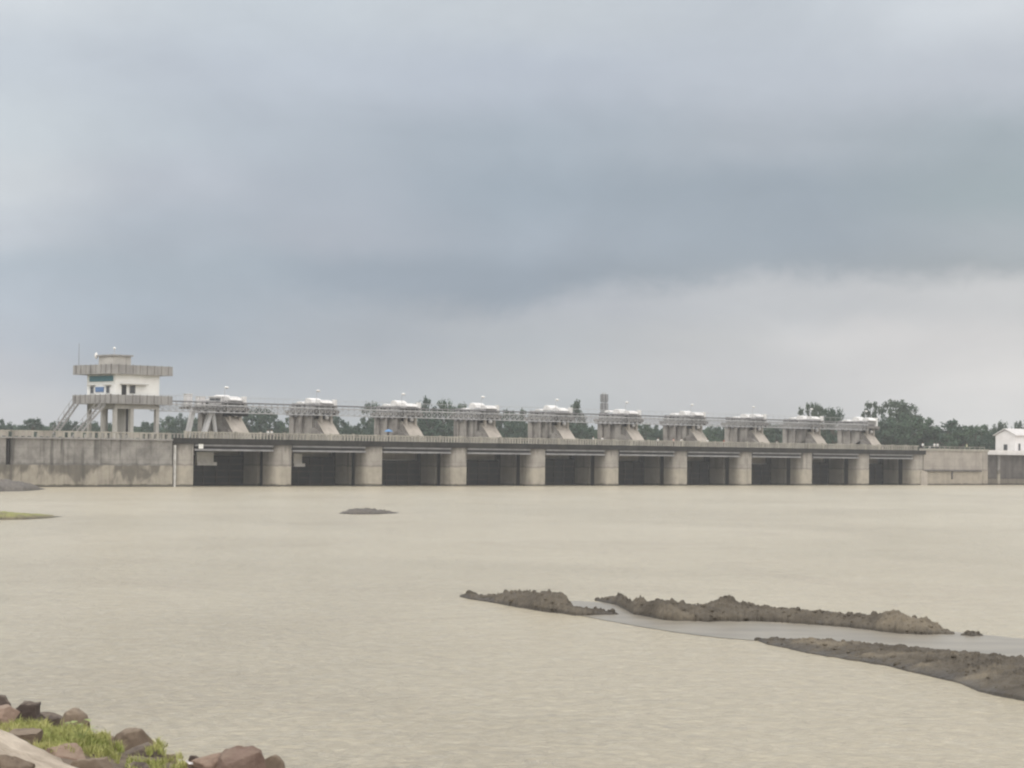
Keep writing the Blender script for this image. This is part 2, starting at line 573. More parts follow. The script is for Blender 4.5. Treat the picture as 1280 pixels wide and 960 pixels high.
warp2 = wt.math('SUBTRACT', wt.noise(wt.mapping(ang.outputs[0], (1, 1, 1), (3.3, 1.7, 0)), 30.0, 5, 0.6, 0.8), 0.5)
warp3 = wt.math('SUBTRACT', wt.noise(wt.mapping(ang.outputs[0], (1, 1, 1), (7.3, 2.7, 0)), 62.0, 5, 0.62, 0.3), 0.5)
azw = wt.math('ADD', az, wt.math('MULTIPLY', warp1, 0.07))
elw = wt.math('ADD', el, wt.math('ADD', wt.math('MULTIPLY', warp1, 0.022), wt.math('MULTIPLY', warp2, 0.008)))


def lin(c):
    return tuple(((v / 255) / 12.92) if v / 255 <= 0.04045 else (((v / 255) + 0.055) / 1.055) ** 2.4 for v in c)


# cloud brightness by elevation (rows) and azimuth (stops); elevations in radians
ROWS = [
    (520, [(0, (200, 201, 204)), (300, (178, 182, 186)), (640, (174, 179, 183)), (900, (190, 191, 193)), (1280, (215, 214, 213))]),
    (470, [(0, (187, 191, 199)), (200, (169, 177, 187)), (450, (172, 178, 186)), (640, (182, 186, 190)), (900, (196, 197, 200)), (1280, (219, 217, 216))]),
    (425, [(0, (180, 188, 199)), (200, (163, 174, 187)), (450, (167, 175, 185)), (640, (176, 182, 189)), (900, (192, 194, 197)), (1100, (210, 209, 210)), (1280, (214, 213, 213))]),
    (382, [(0, (179, 189, 201)), (200, (167, 179, 192)), (440, (165, 174, 185)), (560, (171, 177, 185)), (740, (179, 184, 192)), (960, (188, 191, 196)), (1280, (203, 204, 206))]),
    (345, [(0, (175, 187, 199)), (200, (166, 178, 190)), (450, (152, 164, 178)), (640, (147, 159, 173)), (900, (152, 162, 173)), (1280, (160, 167, 173))]),
    (300, [(0, (193, 200, 209)), (200, (173, 183, 195)), (400, (170, 178, 190)), (640, (160, 171, 184)), (960, (151, 162, 174)), (1280, (166, 174, 181))]),
    (240, [(0, (204, 210, 216)), (200, (183, 190, 201)), (400, (172, 181, 193)), (640, (155, 167, 180)), (960, (152, 163, 175)), (1280, (156, 168, 175))]),
    (180, [(0, (201, 209, 216)), (320, (180, 189, 200)), (640, (166, 177, 189)), (960, (172, 180, 190)), (1280, (163, 174, 182))]),
    (100, [(0, (199, 207, 216)), (320, (189, 197, 208)), (640, (182, 190, 202)), (960, (189, 196, 206)), (1280, (190, 196, 205))]),
    (10, [(0, (208, 214, 220)), (320, (200, 208, 216)), (640, (200, 207, 214)), (960, (196, 203, 211)), (1280, (207, 212, 218))]),
]
AZ0, AZ1 = -0.30, 0.30
fac = wt.n('ShaderNodeMapRange')
wt.link(azw, fac.inputs['Value'])
fac.inputs['From Min'].default_value = AZ0
fac.inputs['From Max'].default_value = AZ1


def row_el(py, px=640):
    return (570 - py) / F


prev, prev_el = None, None
for py, stops in ROWS:
    rs = []
    for px, c in stops:
        a = math.atan((px - 640) / F)
        rs.append(((a - AZ0) / (AZ1 - AZ0), lin(c)))
    rc = wt.ramp(fac.outputs[0], rs, 'EASE')
    e = row_el(py)
    if prev is None:
        prev = rc
    else:
        if py == 345:       # the ragged underside of the dark cloud, sagging left of centre
            edge = [(0, 352), (300, 366), (450, 384), (560, 392), (650, 389), (720, 364), (765, 355), (850, 358), (920, 343), (1010, 345), (1120, 350), (1280, 342)]
            er = wt.ramp(fac.outputs[0], [((math.atan((x_ - 640) / F) - AZ0) / (AZ1 - AZ0), ((570 - y_) / F * 10,) * 3) for x_, y_ in edge], 'LINEAR')
            ed = wt.math('DIVIDE', er, 10.0)
            e2 = wt.math('ADD', elw, wt.math('MULTIPLY', warp3, 0.010))
            sf = wt.ramp(fac.outputs[0], [(0.3, (0.11,) * 3), (0.5, (0.085,) * 3), (0.75, (0.075,) * 3)])
            sf = wt.math('DIVIDE', sf, 10.0)
            prev = wt.mix(wt.smooth(e2, wt.math('SUBTRACT', ed, sf), wt.math('ADD', ed, sf)), prev, rc)
        else:
            prev = wt.mix(wt.smooth(elw, prev_el, e), prev, rc)
    prev_el = e
cl = prev
# wisps
w3 = wt.noise(wt.mapping(ang.outputs[0], (1, 1.25, 1), (1.3, 0.2, 0)), 11.0, 7, 0.58, 0.3)
cl = wt.mix(1.0, cl, wt.ramp(w3, [(0.25, (0.925, 0.925, 0.93)), (0.75, (1.075, 1.075, 1.07))]), 'MULTIPLY')
# the unseen overcast overhead and behind the camera is brightened to light the scene
top = wt.smooth(el, 0.21, 0.9)
cl = wt.mix(top, cl, (1.14, 1.15, 1.17))
back = wt.smooth(dy, 0.55, -0.35)
cl = wt.mix(wt.math('MULTIPLY', back, wt.smooth(el, 0.0, 0.25)), cl, (1.72, 1.67, 1.61))
clouds10 = wt.mix(1.0, cl, (10.0, 10.0, 10.0), 'MULTIPLY')
final = wt.mix(0.95, sky.outputs[0], clouds10)
wt.link(final, bg.inputs['Color'])
bg.inputs['Strength'].default_value = 0.1

sun_d = bpy.data.lights.new("sun", 'SUN')
sun = bpy.data.objects.new("sun", sun_d)
col.objects.link(sun)
sun_d.energy = 0.75
sun_d.angle = R(28)
sun_d.color = (1.0, 0.965, 0.91)
sv = Vector((math.sin(SUN_AZ) * math.cos(SUN_EL), math.cos(SUN_AZ) * math.cos(SUN_EL), math.sin(SUN_EL)))
sun.rotation_euler = sv.to_track_quat('Z', 'Y').to_euler()

# ------------------------------------------------------------------ setting: water, ground, mud
tag(MB()._add([(-1400, -300, 0), (1400, -300, 0), (1400, 1400, 0), (-1400, 1400, 0)], [(0, 1, 2, 3)]).build('water', M['water']),
    'pale brown muddy water spreading from the bank to the dam', kind='structure')
g = MB()
g._add([dam(-300, 21.5, 5.0), dam(500, 21.5, 5.0), dam(500, 900, 5.0), dam(-300, 900, 5.0)], [(0, 1, 2, 3)])
g._add([dam(-300, 0.8, 6.5), dam(-3.6, 0.8, 6.5), dam(-3.6, 21.5, 6.5), dam(-300, 21.5, 6.5)], [(0, 1, 2, 3)])
g._add([dam(180.1, 0.8, 6.3), dam(500, 0.8, 6.3), dam(500, 21.5, 6.3), dam(180.1, 21.5, 6.3)], [(0, 1, 2, 3)])
g._add([dam(-300, 21.5, 5.0), dam(500, 21.5, 5.0), dam(500, 21.5, -1), dam(-300, 21.5, -1)], [(0, 1, 2, 3)])
tag(g.build('ground', M['earth']), 'flat earth behind the dam under the trees', kind='structure')


def lerp_pts(pts, x):
    if x <= pts[0][0]:
        return pts[0][1]
    for (x0, y0), (x1, y1) in zip(pts, pts[1:]):
        if x <= x1:
            k = (x - x0) / (x1 - x0)
            return y0 + (y1 - y0) * k
    return pts[-1][1]


def mud_bar(name, front, ridge, label, mat, width=None, back=None, nu=260, nv=40, rough=0.2, seed=0, taper=(0.06, 0.06), lump=0.6, clods=0.4):
    """a mud bar whose near waterline and crest follow the outlines measured from the photo"""
    x0, x1 = front[0][0], front[-1][0]
    vs, fs = [], []
    for i in range(nu + 1):
        u = i / nu
        px = x0 + (x1 - x0) * u
        f = gnd(px, lerp_pts(front, px))
        if back:
            bk = gnd(px, lerp_pts(back, px))
            w = (bk - f).length
        else:
            w = lerp_pts(width, px)
        away = Vector((f.x, f.y, 0)).normalized()
        f = f + away * (0.55 * noise.fractal(Vector((f.x * 0.7, seed * 4.4, 0.3)), 0.7, 2.2, 5) * min(1.0, min(u, 1 - u) * 12))
        tp = min(1, u / taper[0] if taper[0] else 1, (1 - u) / taper[1] if taper[1] else 1)
        tp = max(0.0, tp) ** 0.6
        w = max(0.15, w * (0.3 + 0.7 * tp))
        mid = f + away * w * 0.5
        d = ray(px, lerp_pts(ridge, px))
        zr = CAM_H + d.z * (mid.y / d.y)
        zr = max(0.05, zr) * tp + 0.02
        for j in range(nv + 1):
            v = j / nv
            q = f + away * (w * v)
            jit = noise.noise(Vector((q.x * 0.8, q.y * 0.8, seed))) * 0.35 * (1 - abs(2 * v - 1)) * min(1, w / 2)
            q = q + away * jit
            pr = math.sin(PI * min(1, max(0, v))) ** 0.5
            n1 = noise.fractal(Vector((q.x * lump, q.y * lump, seed * 3.1)), 0.8, 2.1, 6)
            n2 = noise.fractal(Vector((q.x * 3.5, q.y * 3.5, seed * 1.7)), 0.9, 2.0, 5)
            n3 = noise.fractal(Vector((q.x * 11, q.y * 11, seed * 2.3)), 0.8, 2.0, 3)
            gap = noise.noise(Vector((q.x * 0.45, q.y * 0.45, seed * 5.7)))
            z = zr * pr * (0.92 + 0.22 * n1) * (1 - 0.55 * max(0.0, gap)) + rough * (n2 * 0.45 + abs(n2) * 0.4 + n3 * 0.22) * pr * min(1, zr * 3 + 0.25)
            if j in (0, nv):
                z = -0.12
            elif i in (0, nu):
                z = -0.1
            vs.append((q.x, q.y, z))
    for i in range(nu):
        for j in range(nv):
            a = i * (nv + 1) + j
            fs.append((a, a + nv + 1, a + nv + 2, a + 1))
    mb = MB()
    mb._add(vs, fs)
    rc_ = random.Random(seed * 31 + 5)
    for k in range(int(nu * clods)):      # clods and stones lying on the mud
        i, j = rc_.randrange(3, nu - 3), rc_.randrange(1, nv)
        q = Vector(vs[i * (nv + 1) + j])
        if q.z < 0.0:
            q.z = 0.0
        sz = rc_.uniform(0.02, 0.055) if rc_.random() < 0.85 else rc_.uniform(0.05, 0.10)
        mb.dome(q.x, q.y, q.z - sz * 0.4, sz * rc_.uniform(0.8, 1.6), sz * rc_.uniform(0.8, 1.4), sz * rc_.uniform(0.9, 1.4), 6, 3)
    return tag(mb.build(name, mat, smooth=True), label, kind='structure')


mud_bar('mud_bar', [(574, 746), (600, 751), (640, 757), (680, 765), (720, 769.5), (774, 769)],
        [(574, 745), (590, 741.5), (600, 745), (622, 745.5), (640, 741), (675, 740), (698, 743), (712, 751), (735, 757), (774, 767)],
        'dark mud tongue at the left tip of the mud bars', M['mud'],
        width=[(574, 1.0), (640, 3.6), (700, 3.0), (720, 1.4), (764, 0.8)], seed=1)
mud_bar('mud_bar', [(744, 751), (770, 757), (792, 769), (830, 775.5), (880, 778), (920, 776.5), (1000, 779), (1060, 786), (1100, 791), (1150, 794), (1194, 793.5)],
        [(744, 748.5), (772, 744.5), (798, 750), (830, 748), (852, 752), (880, 752), (900, 747), (915, 745.5), (940, 752), (990, 756), (1050, 766.5), (1088, 771), (1105, 768), (1122, 766), (1150, 772), (1175, 783), (1194, 792)],
        'long ragged brown mud ridge on the far side of the wet channel', M['mud'],
        width=[(744, 1.6), (900, 2.8), (1000, 2.4), (1120, 2.4), (1194, 1.0)], nu=520, nv=44, seed=2)
mud_bar('mud_bar', [(1200, 795), (1214, 796.5), (1230, 795.5)], [(1200, 793.5), (1214, 789.5), (1230, 794)],
        'small mud lump at the right end of the long ridge', M['mud'], width=[(1200, 0.7), (1230, 0.7)], nu=40, nv=16, seed=5, taper=(0.3, 0.3))
mud_bar('mud_bar', [(942, 799), (960, 806), (1000, 815), (1040, 822), (1100, 832), (1160, 846), (1200, 856), (1225, 867), (1280, 877), (1400, 905), (1520, 930)],
        [(942, 798), (1000, 801.5), (1040, 805), (1100, 811), (1160, 818), (1220, 826), (1280, 832), (1400, 849), (1520, 868)],
        'broad flat mud bar nearest the viewer on the right side', M['mud'],
        back=[(942, 797.5), (1000, 801), (1040, 804), (1100, 809.5), (1160, 815), (1220, 822), (1280, 828), (1400, 847), (1520, 868)],
        nu=620, nv=90, seed=3, taper=(0.05, 0.12), lump=0.9, rough=0.17)
mud_bar('mud_bar', [(423, 642), (440, 643), (470, 643), (499, 641.5)], [(423, 640.5), (440, 637.5), (458, 634.5), (478, 637.5), (499, 641)],
        'small lone dark mud islet far out in open water', M['mud_grey'], width=[(423, 1.2), (460, 3.5), (499, 1.2)], nu=90, nv=24, seed=7, taper=(0.15, 0.15))
mud_bar('mud_bar', [(-40, 651), (0, 650), (30, 649.5), (60, 648), (78, 646)], [(-40, 637), (0, 639), (20, 640), (45, 642.5), (78, 645.5)],
        'low grassy mud spit at the left edge of the water', M['mud_green'], width=[(-40, 7), (30, 6), (78, 2)], nu=120, nv=24, seed=8, taper=(0.0, 0.12), rough=0.05)
mud_bar('mud_bar', [(-80, 617), (0, 614.5), (30, 614), (58, 611.5)], [(-80, 594), (0, 598), (25, 601.5), (45, 606.5), (58, 611)],
        'grey mud bank heaped against the foot of the old dam wall', M['mud_grey'], width=[(-80, 14), (20, 11), (58, 3)], nu=120, nv=24, seed=9, taper=(0.0, 0.1), rough=0.05)
sh = [(690, 754), (720, 751), (765, 754), (800, 766), (900, 774), (1050, 783), (1195, 790), (1285, 799), (1400, 815), (1560, 836), (1620, 862), (1560, 874), (1400, 850), (1285, 830), (1100, 812), (990, 806), (945, 800.5), (900, 797), (850, 791), (800, 783), (750, 774), (705, 765)]
bm = bmesh.new()
bv = [bm.verts.new(gnd(x, y, 0.012)) for x, y in sh]
fc = bm.faces.new(bv)
inner = bmesh.ops.inset_region(bm, faces=[fc], thickness=0.9, use_even_offset=True)
rimset = set(v for v in bm.verts if v.is_boundary)
me = bpy.data.meshes.new('shallow_water')
lay = bm.verts.layers.float.new('silt')
for v in bm.verts:
    v[lay] = 1.0 if v in rimset else 0.0
bmesh.ops.triangulate(bm, faces=bm.faces)
bmesh.ops.recalc_face_normals(bm, faces=bm.faces)
if sum(f.normal.z for f in bm.faces) < 0:
    bmesh.ops.reverse_faces(bm, faces=bm.faces)
bm.to_mesh(me)
bm.free()
tag(obj('shallow_water', me, M['shallow']), 'still grey shallow channel lying between the two mud bars', kind='structure')

# ------------------------------------------------------------------ near bank, lower left
SIL = [(-700, 780), (-200, 868), (0, 897), (60, 907), (130, 925), (200, 947), (240, 962), (360, 985), (500, 1040), (900, 1160), (1900, 1400)]
DED = [(-700, 24), (0, 19), (130, 17.5), (240, 16), (360, 15), (640, 12), (1900, 9)]


def bank_pt(px, dist):
    """bank surface at image column px (a fixed bearing) and distance"""
    de = lerp_pts(DED, px)
    ys = lerp_pts(SIL, px)
    d0 = ray(px, ys)
    hx = d0.x / d0.y
    sl_e = d0.z / d0.y
    ze = CAM_H + sl_e * de
    k = dist / de
    if k <= 1:
        z = 3.25 + (ze - 3.25) * k ** 1.4 if ze < 3.25 else ze
        z = min(z, CAM_H + (sl_e - 0.035 * (1 - k)) * dist) if dist > 5 else z
    else:
        z = ze - (dist - de) * 0.62
    return Vector((hx * dist, dist, z))


vs, fs = [], []
cols = [-700 + 20 * i for i in range(131)]
rows = [0.3, 2, 4, 6, 8, 10] + [11 + 0.25 * k for k in range(64)]
for px in cols:
    for d in rows:
        q = bank_pt(px, d)
        n_ = noise.fractal(q * 1.3, 0.9, 2.0, 5)
        vs.append((q.x, q.y, max(-1.0, q.z + n_ * 0.045 * min(1, d / 6))))
nr = len(rows)
for i in range(len(cols) - 1):
    for j in range(nr - 1):
        a = i * nr + j
        fs.append((a, a + nr, a + nr + 1, a + 1))
mb = MB()
mb._add(vs, fs)
tag(mb.build('bank', M['soil'], smooth=True), 'brown earth bank under the boulders at lower left', kind='structure')


def make_rock(px, py, dist, w, h, dep, mat, label, seed, tilt=0.0, cuts=13, yaw=0.0, flat=0.0, level=5, block=0.0):
    """a boulder: px,py is the middle of its visible outline; w,h,dep in metres"""
    rnd = random.Random(seed)
    bm = bmesh.new()
    bmesh.ops.create_icosphere(bm, subdivisions=level, radius=1.0)
    planes = []
    for k in range(cuts):
        d = Vector((rnd.gauss(0, 1), rnd.gauss(0, 1), rnd.gauss(0, 0.8))).normalized()
        planes.append((d, rnd.uniform(0.5, 0.82)))
    if flat:
        planes.append((Vector((rnd.uniform(-.15, .15), rnd.uniform(-.2, .1), 1)).normalized(), flat))
    off = Vector((seed * 1.37, seed * 0.71, seed * 2.1))
    for v in bm.verts:
        c = v.co.copy()
        if block:
            c = c.lerp(c / max(abs(c.x), abs(c.y), abs(c.z)) * 0.78, block)
        for d, h_ in planes:
            t_ = c.dot(d)
            if t_ > h_:
                c -= d * (t_ - h_) * 0.97
        n1 = noise.fractal(c * 1.6 + off, 1.0, 2.0, 6)
        n2 = noise.fractal(c * 6.0 + off, 0.9, 2.1, 5)
        n3 = noise.fractal(c * 14.0 + off, 0.8, 2.1, 3)
        c *= 1 + 0.085 * n1 + 0.030 * n2 + 0.012 * n3
        v.co = c
    xs = [v.co.x for v in bm.verts]
    ys = [v.co.y for v in bm.verts]
    zs = [v.co.z for v in bm.verts]
    cx, cy, cz = (max(xs) + min(xs)) / 2, (max(ys) + min(ys)) / 2, (max(zs) + min(zs)) / 2
    for v in bm.verts:
        v.co = Vector(((v.co.x - cx) / (max(xs) - min(xs)) * w, (v.co.y - cy) / (max(ys) - min(ys)) * dep, (v.co.z - cz) / (max(zs) - min(zs)) * h))
    bmesh.ops.rotate(bm, verts=bm.verts, cent=(0, 0, 0), matrix=Matrix.Rotation(tilt, 3, 'Y'))
    for f in bm.faces:
        f.smooth = True
    me = bpy.data.meshes.new('boulder')
    bm.to_mesh(me)
    bm.free()
    o = obj('boulder', me, mat)
    o.location = at(px, py, dist)
    o.rotation_euler = (0, 0, yaw)
    return tag(o, label, 'boulder', 'boulders along the near bank')


def P2M(dist):
    return dist / F


def rock_box(x0, x1, y0, y1, dist, mat, label, seed, sink=0.35, dep=None, **kw):
    """boulder from its outline in the photo (x0..x1, y0..y1) and its distance; it goes on below the visible part by sink"""
    w = (x1 - x0) * P2M(dist)
    h = (y1 - y0) * P2M(dist) * (1 + sink)
    cy = (y0 + (y1 - y0) * (1 + sink)) / 2 + y0 * 0 + 0
    cy = y0 + (y1 - y0) * (1 + sink) / 2
    return make_rock((x0 + x1) / 2, cy, dist, w, h, dep or w * 0.85, mat, label, seed, **kw)


rock_box(-26, 17, 867, 900, 18.4, M['rock_dark'], 'dark peaked boulder at the left end of the bank crest', 3, sink=0.5)
rock_box(-18, 25, 882, 903, 17.9, M['rock_pink'], 'pinkish brown boulder leaning below the dark peaked one', 14, sink=0.6, flat=0.5)
rock_box(14, 49, 876.5, 903, 18.9, M['rock_dark'], 'flat topped squarish dark boulder on the crest', 21, sink=0.5, cuts=3, block=0.85, tilt=R(2))
rock_box(44, 88, 891, 912, 18.4, M['rock_dark'], 'low dark slab beside the upright boulder on the crest', 8, sink=0.8, flat=0.55)
rock_box(72, 112, 884.5, 926, 18.0, M['rock_brown'], 'upright rounded brown boulder standing above the grass', 41, sink=0.4, cuts=6, block=0.15)
rock_box(136, 201, 909, 950, 17.4, M['rock_brown'], 'domed brown boulder right of the grassy strip', 33, sink=0.5)
rock_box(108, 150, 917, 942, 17.6, M['rock_brown'], 'half hidden low brown stone left of the domed boulder', 52, sink=0.8)
rock_box(146, 206, 929, 962, 16.7, M['rock_dark'], 'dark boulder wedged below the domed boulder', 61, sink=0.5)
rock_box(198, 224, 942, 962, 16.6, M['rock_brown'], 'little brown stone at the foot of the grass tuft', 67, sink=0.8)
rock_box(52, 112, 930, 968, 15.6, M['rock_pink'], 'smooth pinkish boulder below the middle of the grass', 72, sink=0.5, flat=0.6)
rock_box(88, 158, 945, 990, 15.0, M['rock_brown'], 'grey brown boulder at the lower edge beside the pinkish one', 85, sink=0.4, flat=0.6)
rock_box(150, 196, 953, 985, 15.2, M['rock_dark'], 'dark boulder cut by the lower frame under the wedged one', 87, sink=0.4)
rock_box(-80, 100, 937, 1012, 13.2, M['rock_tan'], 'big flat pale tan ledge of rock in the bottom left corner', 96, sink=0.1, tilt=R(25), dep=0.8, cuts=2, block=0.9)
rock_box(-20, 40, 942, 1000, 12.2, M['rock_brown'], 'brown boulder in front of the pale tan slab', 103, sink=0.3)
rock_box(4, 52, 912, 940, 16.2, M['rock_brown'], 'muddy brown stone between the grass and pale slab', 109, sink=0.6, flat=0.5)
rock_box(236, 304, 941, 985, 16.0, M['rock_pink'], 'dusty brown left half of the boulder pair by the water', 119, sink=0.3, tilt=R(-14), cuts=7)
rock_box(272, 334, 933, 985, 15.8, M['rock_red'], 'reddish brown boulder in the middle of the waterside group', 126, sink=0.3, block=0.3, cuts=7)
rock_box(318, 357, 943, 985, 16.1, M['rock_brown'], 'brown pointed boulder at the right end of the waterside group', 134, sink=0.3)
rock_box(234, 252, 944, 960, 16.3, M['rock_dark'], 'small dark stone touching the white scrap', 141, sink=0.5)

# grass on the bank: curved blades in tufts
rnd = random.Random(5)
vs, fs = [], []
ZONES = [(0, 25, 903, 918, 16.9, 250), (18, 62, 903, 921, 17.3, 1500), (48, 110, 908, 929, 16.9, 1900), (90, 135, 918, 943, 16.5, 1500),
         (60, 92, 926, 938, 16.0, 420), (40, 64, 920, 936, 16.2, 260), (138, 160, 930, 946, 16.2, 130), (186, 206, 928, 944, 16.4, 180), (200, 232, 945, 964, 16.0, 260), (160, 205, 950, 966, 15.4, 500), (118, 150, 940, 952, 16.0, 160)]
for x0, x1, y0, y1, dist, n in ZONES:
    tufts = [(rnd.uniform(x0, x1), rnd.random(), rnd.uniform(0.6, 1.25)) for _ in range(max(6, n // 14))]
    for k in range(n * 2):
        tx, tv, th = rnd.choice(tufts)
        px = tx + rnd.gauss(0, 2.2)
        py = y0 + (y1 - y0) * tv + rnd.gauss(0, 1.0)
        base = at(px, py + 3, dist + (0.5 - tv) * 0.9 + rnd.gauss(0, 0.05))
        ln = rnd.uniform(0.02, 0.07) * th * (1.5 if rnd.random() < 0.06 else 1.0)
        a = rnd.uniform(0, 2 * PI)
        lean = Vector((math.cos(a), math.sin(a), 0)) * ln * rnd.uniform(0.2, 1.3)
        wv = Vector((math.cos(a + 1.5), math.sin(a + 1.5), 0)) * rnd.uniform(0.0016, 0.0036)
        p1 = base + lean * 0.35 + Vector((0, 0, ln * 0.6))
        p2 = base + lean + Vector((0, 0, ln * rnd.uniform(0.8, 1.0)))
        b0 = len(vs)
        vs += [tuple(base - wv), tuple(base + wv), tuple(p1 + wv * 0.8), tuple(p1 - wv * 0.8), tuple(p2)]
        fs += [(b0, b0 + 1, b0 + 2, b0 + 3), (b0 + 3, b0 + 2, b0 + 4)]
me = bpy.data.meshes.new('grass')
me.from_pydata(vs, [], fs)
tag(obj('grass', me, M['grass']), 'yellow green grass growing between the boulders on the bank', kind='stuff')

# broad-leaved weed before the upright boulder
wd = empty('weed', at(101, 920, 16.55))
tag(wd, 'small broad leaved weed in front of the upright boulder', 'weed')
st_ = MB()
for k in range(7):
    a = k * 0.9
    tip = Vector((math.cos(a) * 0.05 * (1 + k % 2), math.sin(a) * 0.05, 0.05 + 0.013 * k))
    st_.tube((0, 0, -0.03), tip, 0.003, 0.002, 5)
    lf = MB()
    d = Vector((math.cos(a), math.sin(a) * 0.8, 0.25)).normalized()
    sd = d.cross(Vector((0, 0, 1))).normalized()
    pts = []
    L = 0.075
    for q, wq in ((0, 0.0), (0.25, 0.6), (0.5, 1.0), (0.78, 0.7), (1.0, 0.0)):
        c_ = tip + d * L * q + Vector((0, 0, -0.03 * q * q))
        pts.append((c_ - sd * 0.026 * wq, c_ + sd * 0.026 * wq))
    vv = [p_ for pr in pts for p_ in pr]
    lf._add(vv, [(2 * i, 2 * i + 1, 2 * i + 3, 2 * i + 2) for i in range(4)])
    lf.build('leaf', M['weed'], wd)
st_.build('stem', M['weed'], wd)

# white scrap
sc_ = MB()
sc_._add([(-.022, 0, .012), (-.008, .006, -.004), (.004, -.004, -.008), (.024, .004, -.010), (.022, .0, .004), (.006, .008, .002), (-.010, .004, .016)],
         [(0, 1, 6), (1, 2, 5, 6), (2, 3, 4, 5)])
scrap = sc_.build('litter', M['plaster_cool'])
scrap.location = at(236, 953.5, 15.6)
scrap.scale = (1.25, 1.25, 1.25)
tag(scrap, 'white scrap of litter lodged left of the waterside boulders', 'litter')

# ------------------------------------------------------------------ dam: piers
ARC = [(-PT + 1.5 - 1.5 * math.cos(a), 1.5 - 1.5 * math.sin(a)) for a in [R(k * 11.25) for k in range(9)]]
PLAN = ([(0, 20.5), (0, 8.6), (-0.45, 8.6), (-0.45, 7.2), (0, 7.2), (0, 3.9), (-0.5, 3.9), (-0.5, 2.6), (0, 2.6), (0, 0.35), (-0.12, 0.1), (-0.35, 0.0)]
        + list(reversed(ARC)) + [(-PT, 2.6), (-PT + 0.5, 2.6), (-PT + 0.5, 3.9), (-PT, 3.9), (-PT, 7.2), (-PT + 0.45, 7.2), (-PT + 0.45, 8.6), (-PT, 8.6), (-PT, 20.5)])
PROFILE = [(9.2, 5.97), (9.2, 6.9), (12.3, 10.3), (13.2, 10.3), (13.2, 11.3), (18.7, 11.3), (18.7, 5.97)]
pier_label = ['concrete pier with a white gauge strip at the left end of the spillway']
for i in range(1, 11):
    pier_label.append('%s concrete pier to the right of the white gauge strip pier' % ORD[i - 1] if i < 10 else 'last concrete pier, joined to the pale right abutment')
pier_body_me = None
GL, gl_n = [], 0
super_parts = []
for i in range(11):
    root = dthing('spillway_pier', PITCHM * i, 0, 0, pier_label[i], 'pier', 'piers of the spillway')
    if pier_body_me is None:
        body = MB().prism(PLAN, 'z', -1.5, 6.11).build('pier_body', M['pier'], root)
        pier_body_me = body.data
    else:
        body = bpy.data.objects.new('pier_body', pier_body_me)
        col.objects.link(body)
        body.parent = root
    for y_ in (2.65, 7.25):
        yw = 1.2 if y_ < 3 else 1.3
        for xa_, xb_ in ((-PT + 0.46, -PT + 0.495), (-0.495, -0.455)) if y_ < 3 else ((-PT + 0.41, -PT + 0.445), (-0.445, -0.405)):
            if gl_n < 4:
                GL.append(MB().box(xa_, xb_, y_, y_ + yw, -1.4, 6.0).build('groove_liner', M['dark_steel'], body))
                gl_n += 1
    if i > 0:
        for o in GL:
            copy_tree(o, body)
    if i == 0:
        gb = MB().box(-PT - 0.05, -PT + 0.22, -0.07, 0.25, -0.5, 5.9).build('gauge_strip', M['pale_gauge'], root)
        continue
    if not super_parts:
        up = MB().prism(PROFILE, 'x', -3.1, -0.4).build('superstructure', M['upper'], root)
        for d0, d1 in ((17.55, 18.66), (15.5, 16.35), (12.95, 14.3)):
            for xx0, xx1 in ((-3.5, -3.1), (-0.4, 0.0)):
                MB().box(xx0, xx1, d0, d1, 8.05, 11.0).build('pilaster', M['upper'], up)
        for xx0, xx1 in ((-3.5, -3.1), (-0.4, 0.0)):
            MB().prism([(10.2, 5.97), (10.2, 7.75), (12.6, 9.1), (14.3, 8.05), (18.66, 8.05), (18.66, 5.97)], 'x', xx0, xx1).build('plinth', M['upper'], up)
        sl = MB().prism([(9.17, 6.0), (9.17, 6.92), (12.30, 10.36), (12.3, 10.303), (9.205, 6.90), (9.205, 6.0)], 'x', -3.3, -0.2).build('buttress_face', M['slope'], root)
        pf = MB().box(-3.9, 0.4, 10.9, 19.3, 11.32, 11.75)
        pf.box(-3.7, -3.2, 10.95, 19.2, 10.95, 11.31)
        pf.box(-0.3, 0.2, 10.95, 19.2, 10.95, 11.31)
        pf = pf.build('hoist_platform', M['platform'], root)
        cl_ = [MB().box(x_, x_ + 0.42, 11.6, 12.05, 9.6, 11.3).build('platform_column', M['slope'], root) for x_ in (-2.95, -0.85)]
        dk = MB()
        dk.box(-2.4, -1.0, 11.9, 13.15, 10.37, 11.28)
        dk = dk.build('winch_box', M['dark_steel'], root)
        bl = MB().dome(-1.7, 11.55, 10.62, 0.34, 0.34, 0.34, full=True).build('sheave', M['white_steel'], root, smooth=True)
        bm_ = [MB().box(-4.0, -3.72, 12.2 + k * 1.3, 12.75 + k * 1.3, 10.75, 11.3).build('corbel', M['grey_steel'], root) for k in range(5)]
        super_parts = [up, sl, pf, dk, bl] + cl_ + bm_
    else:
        for o in super_parts:
            copy_tree(o, root)

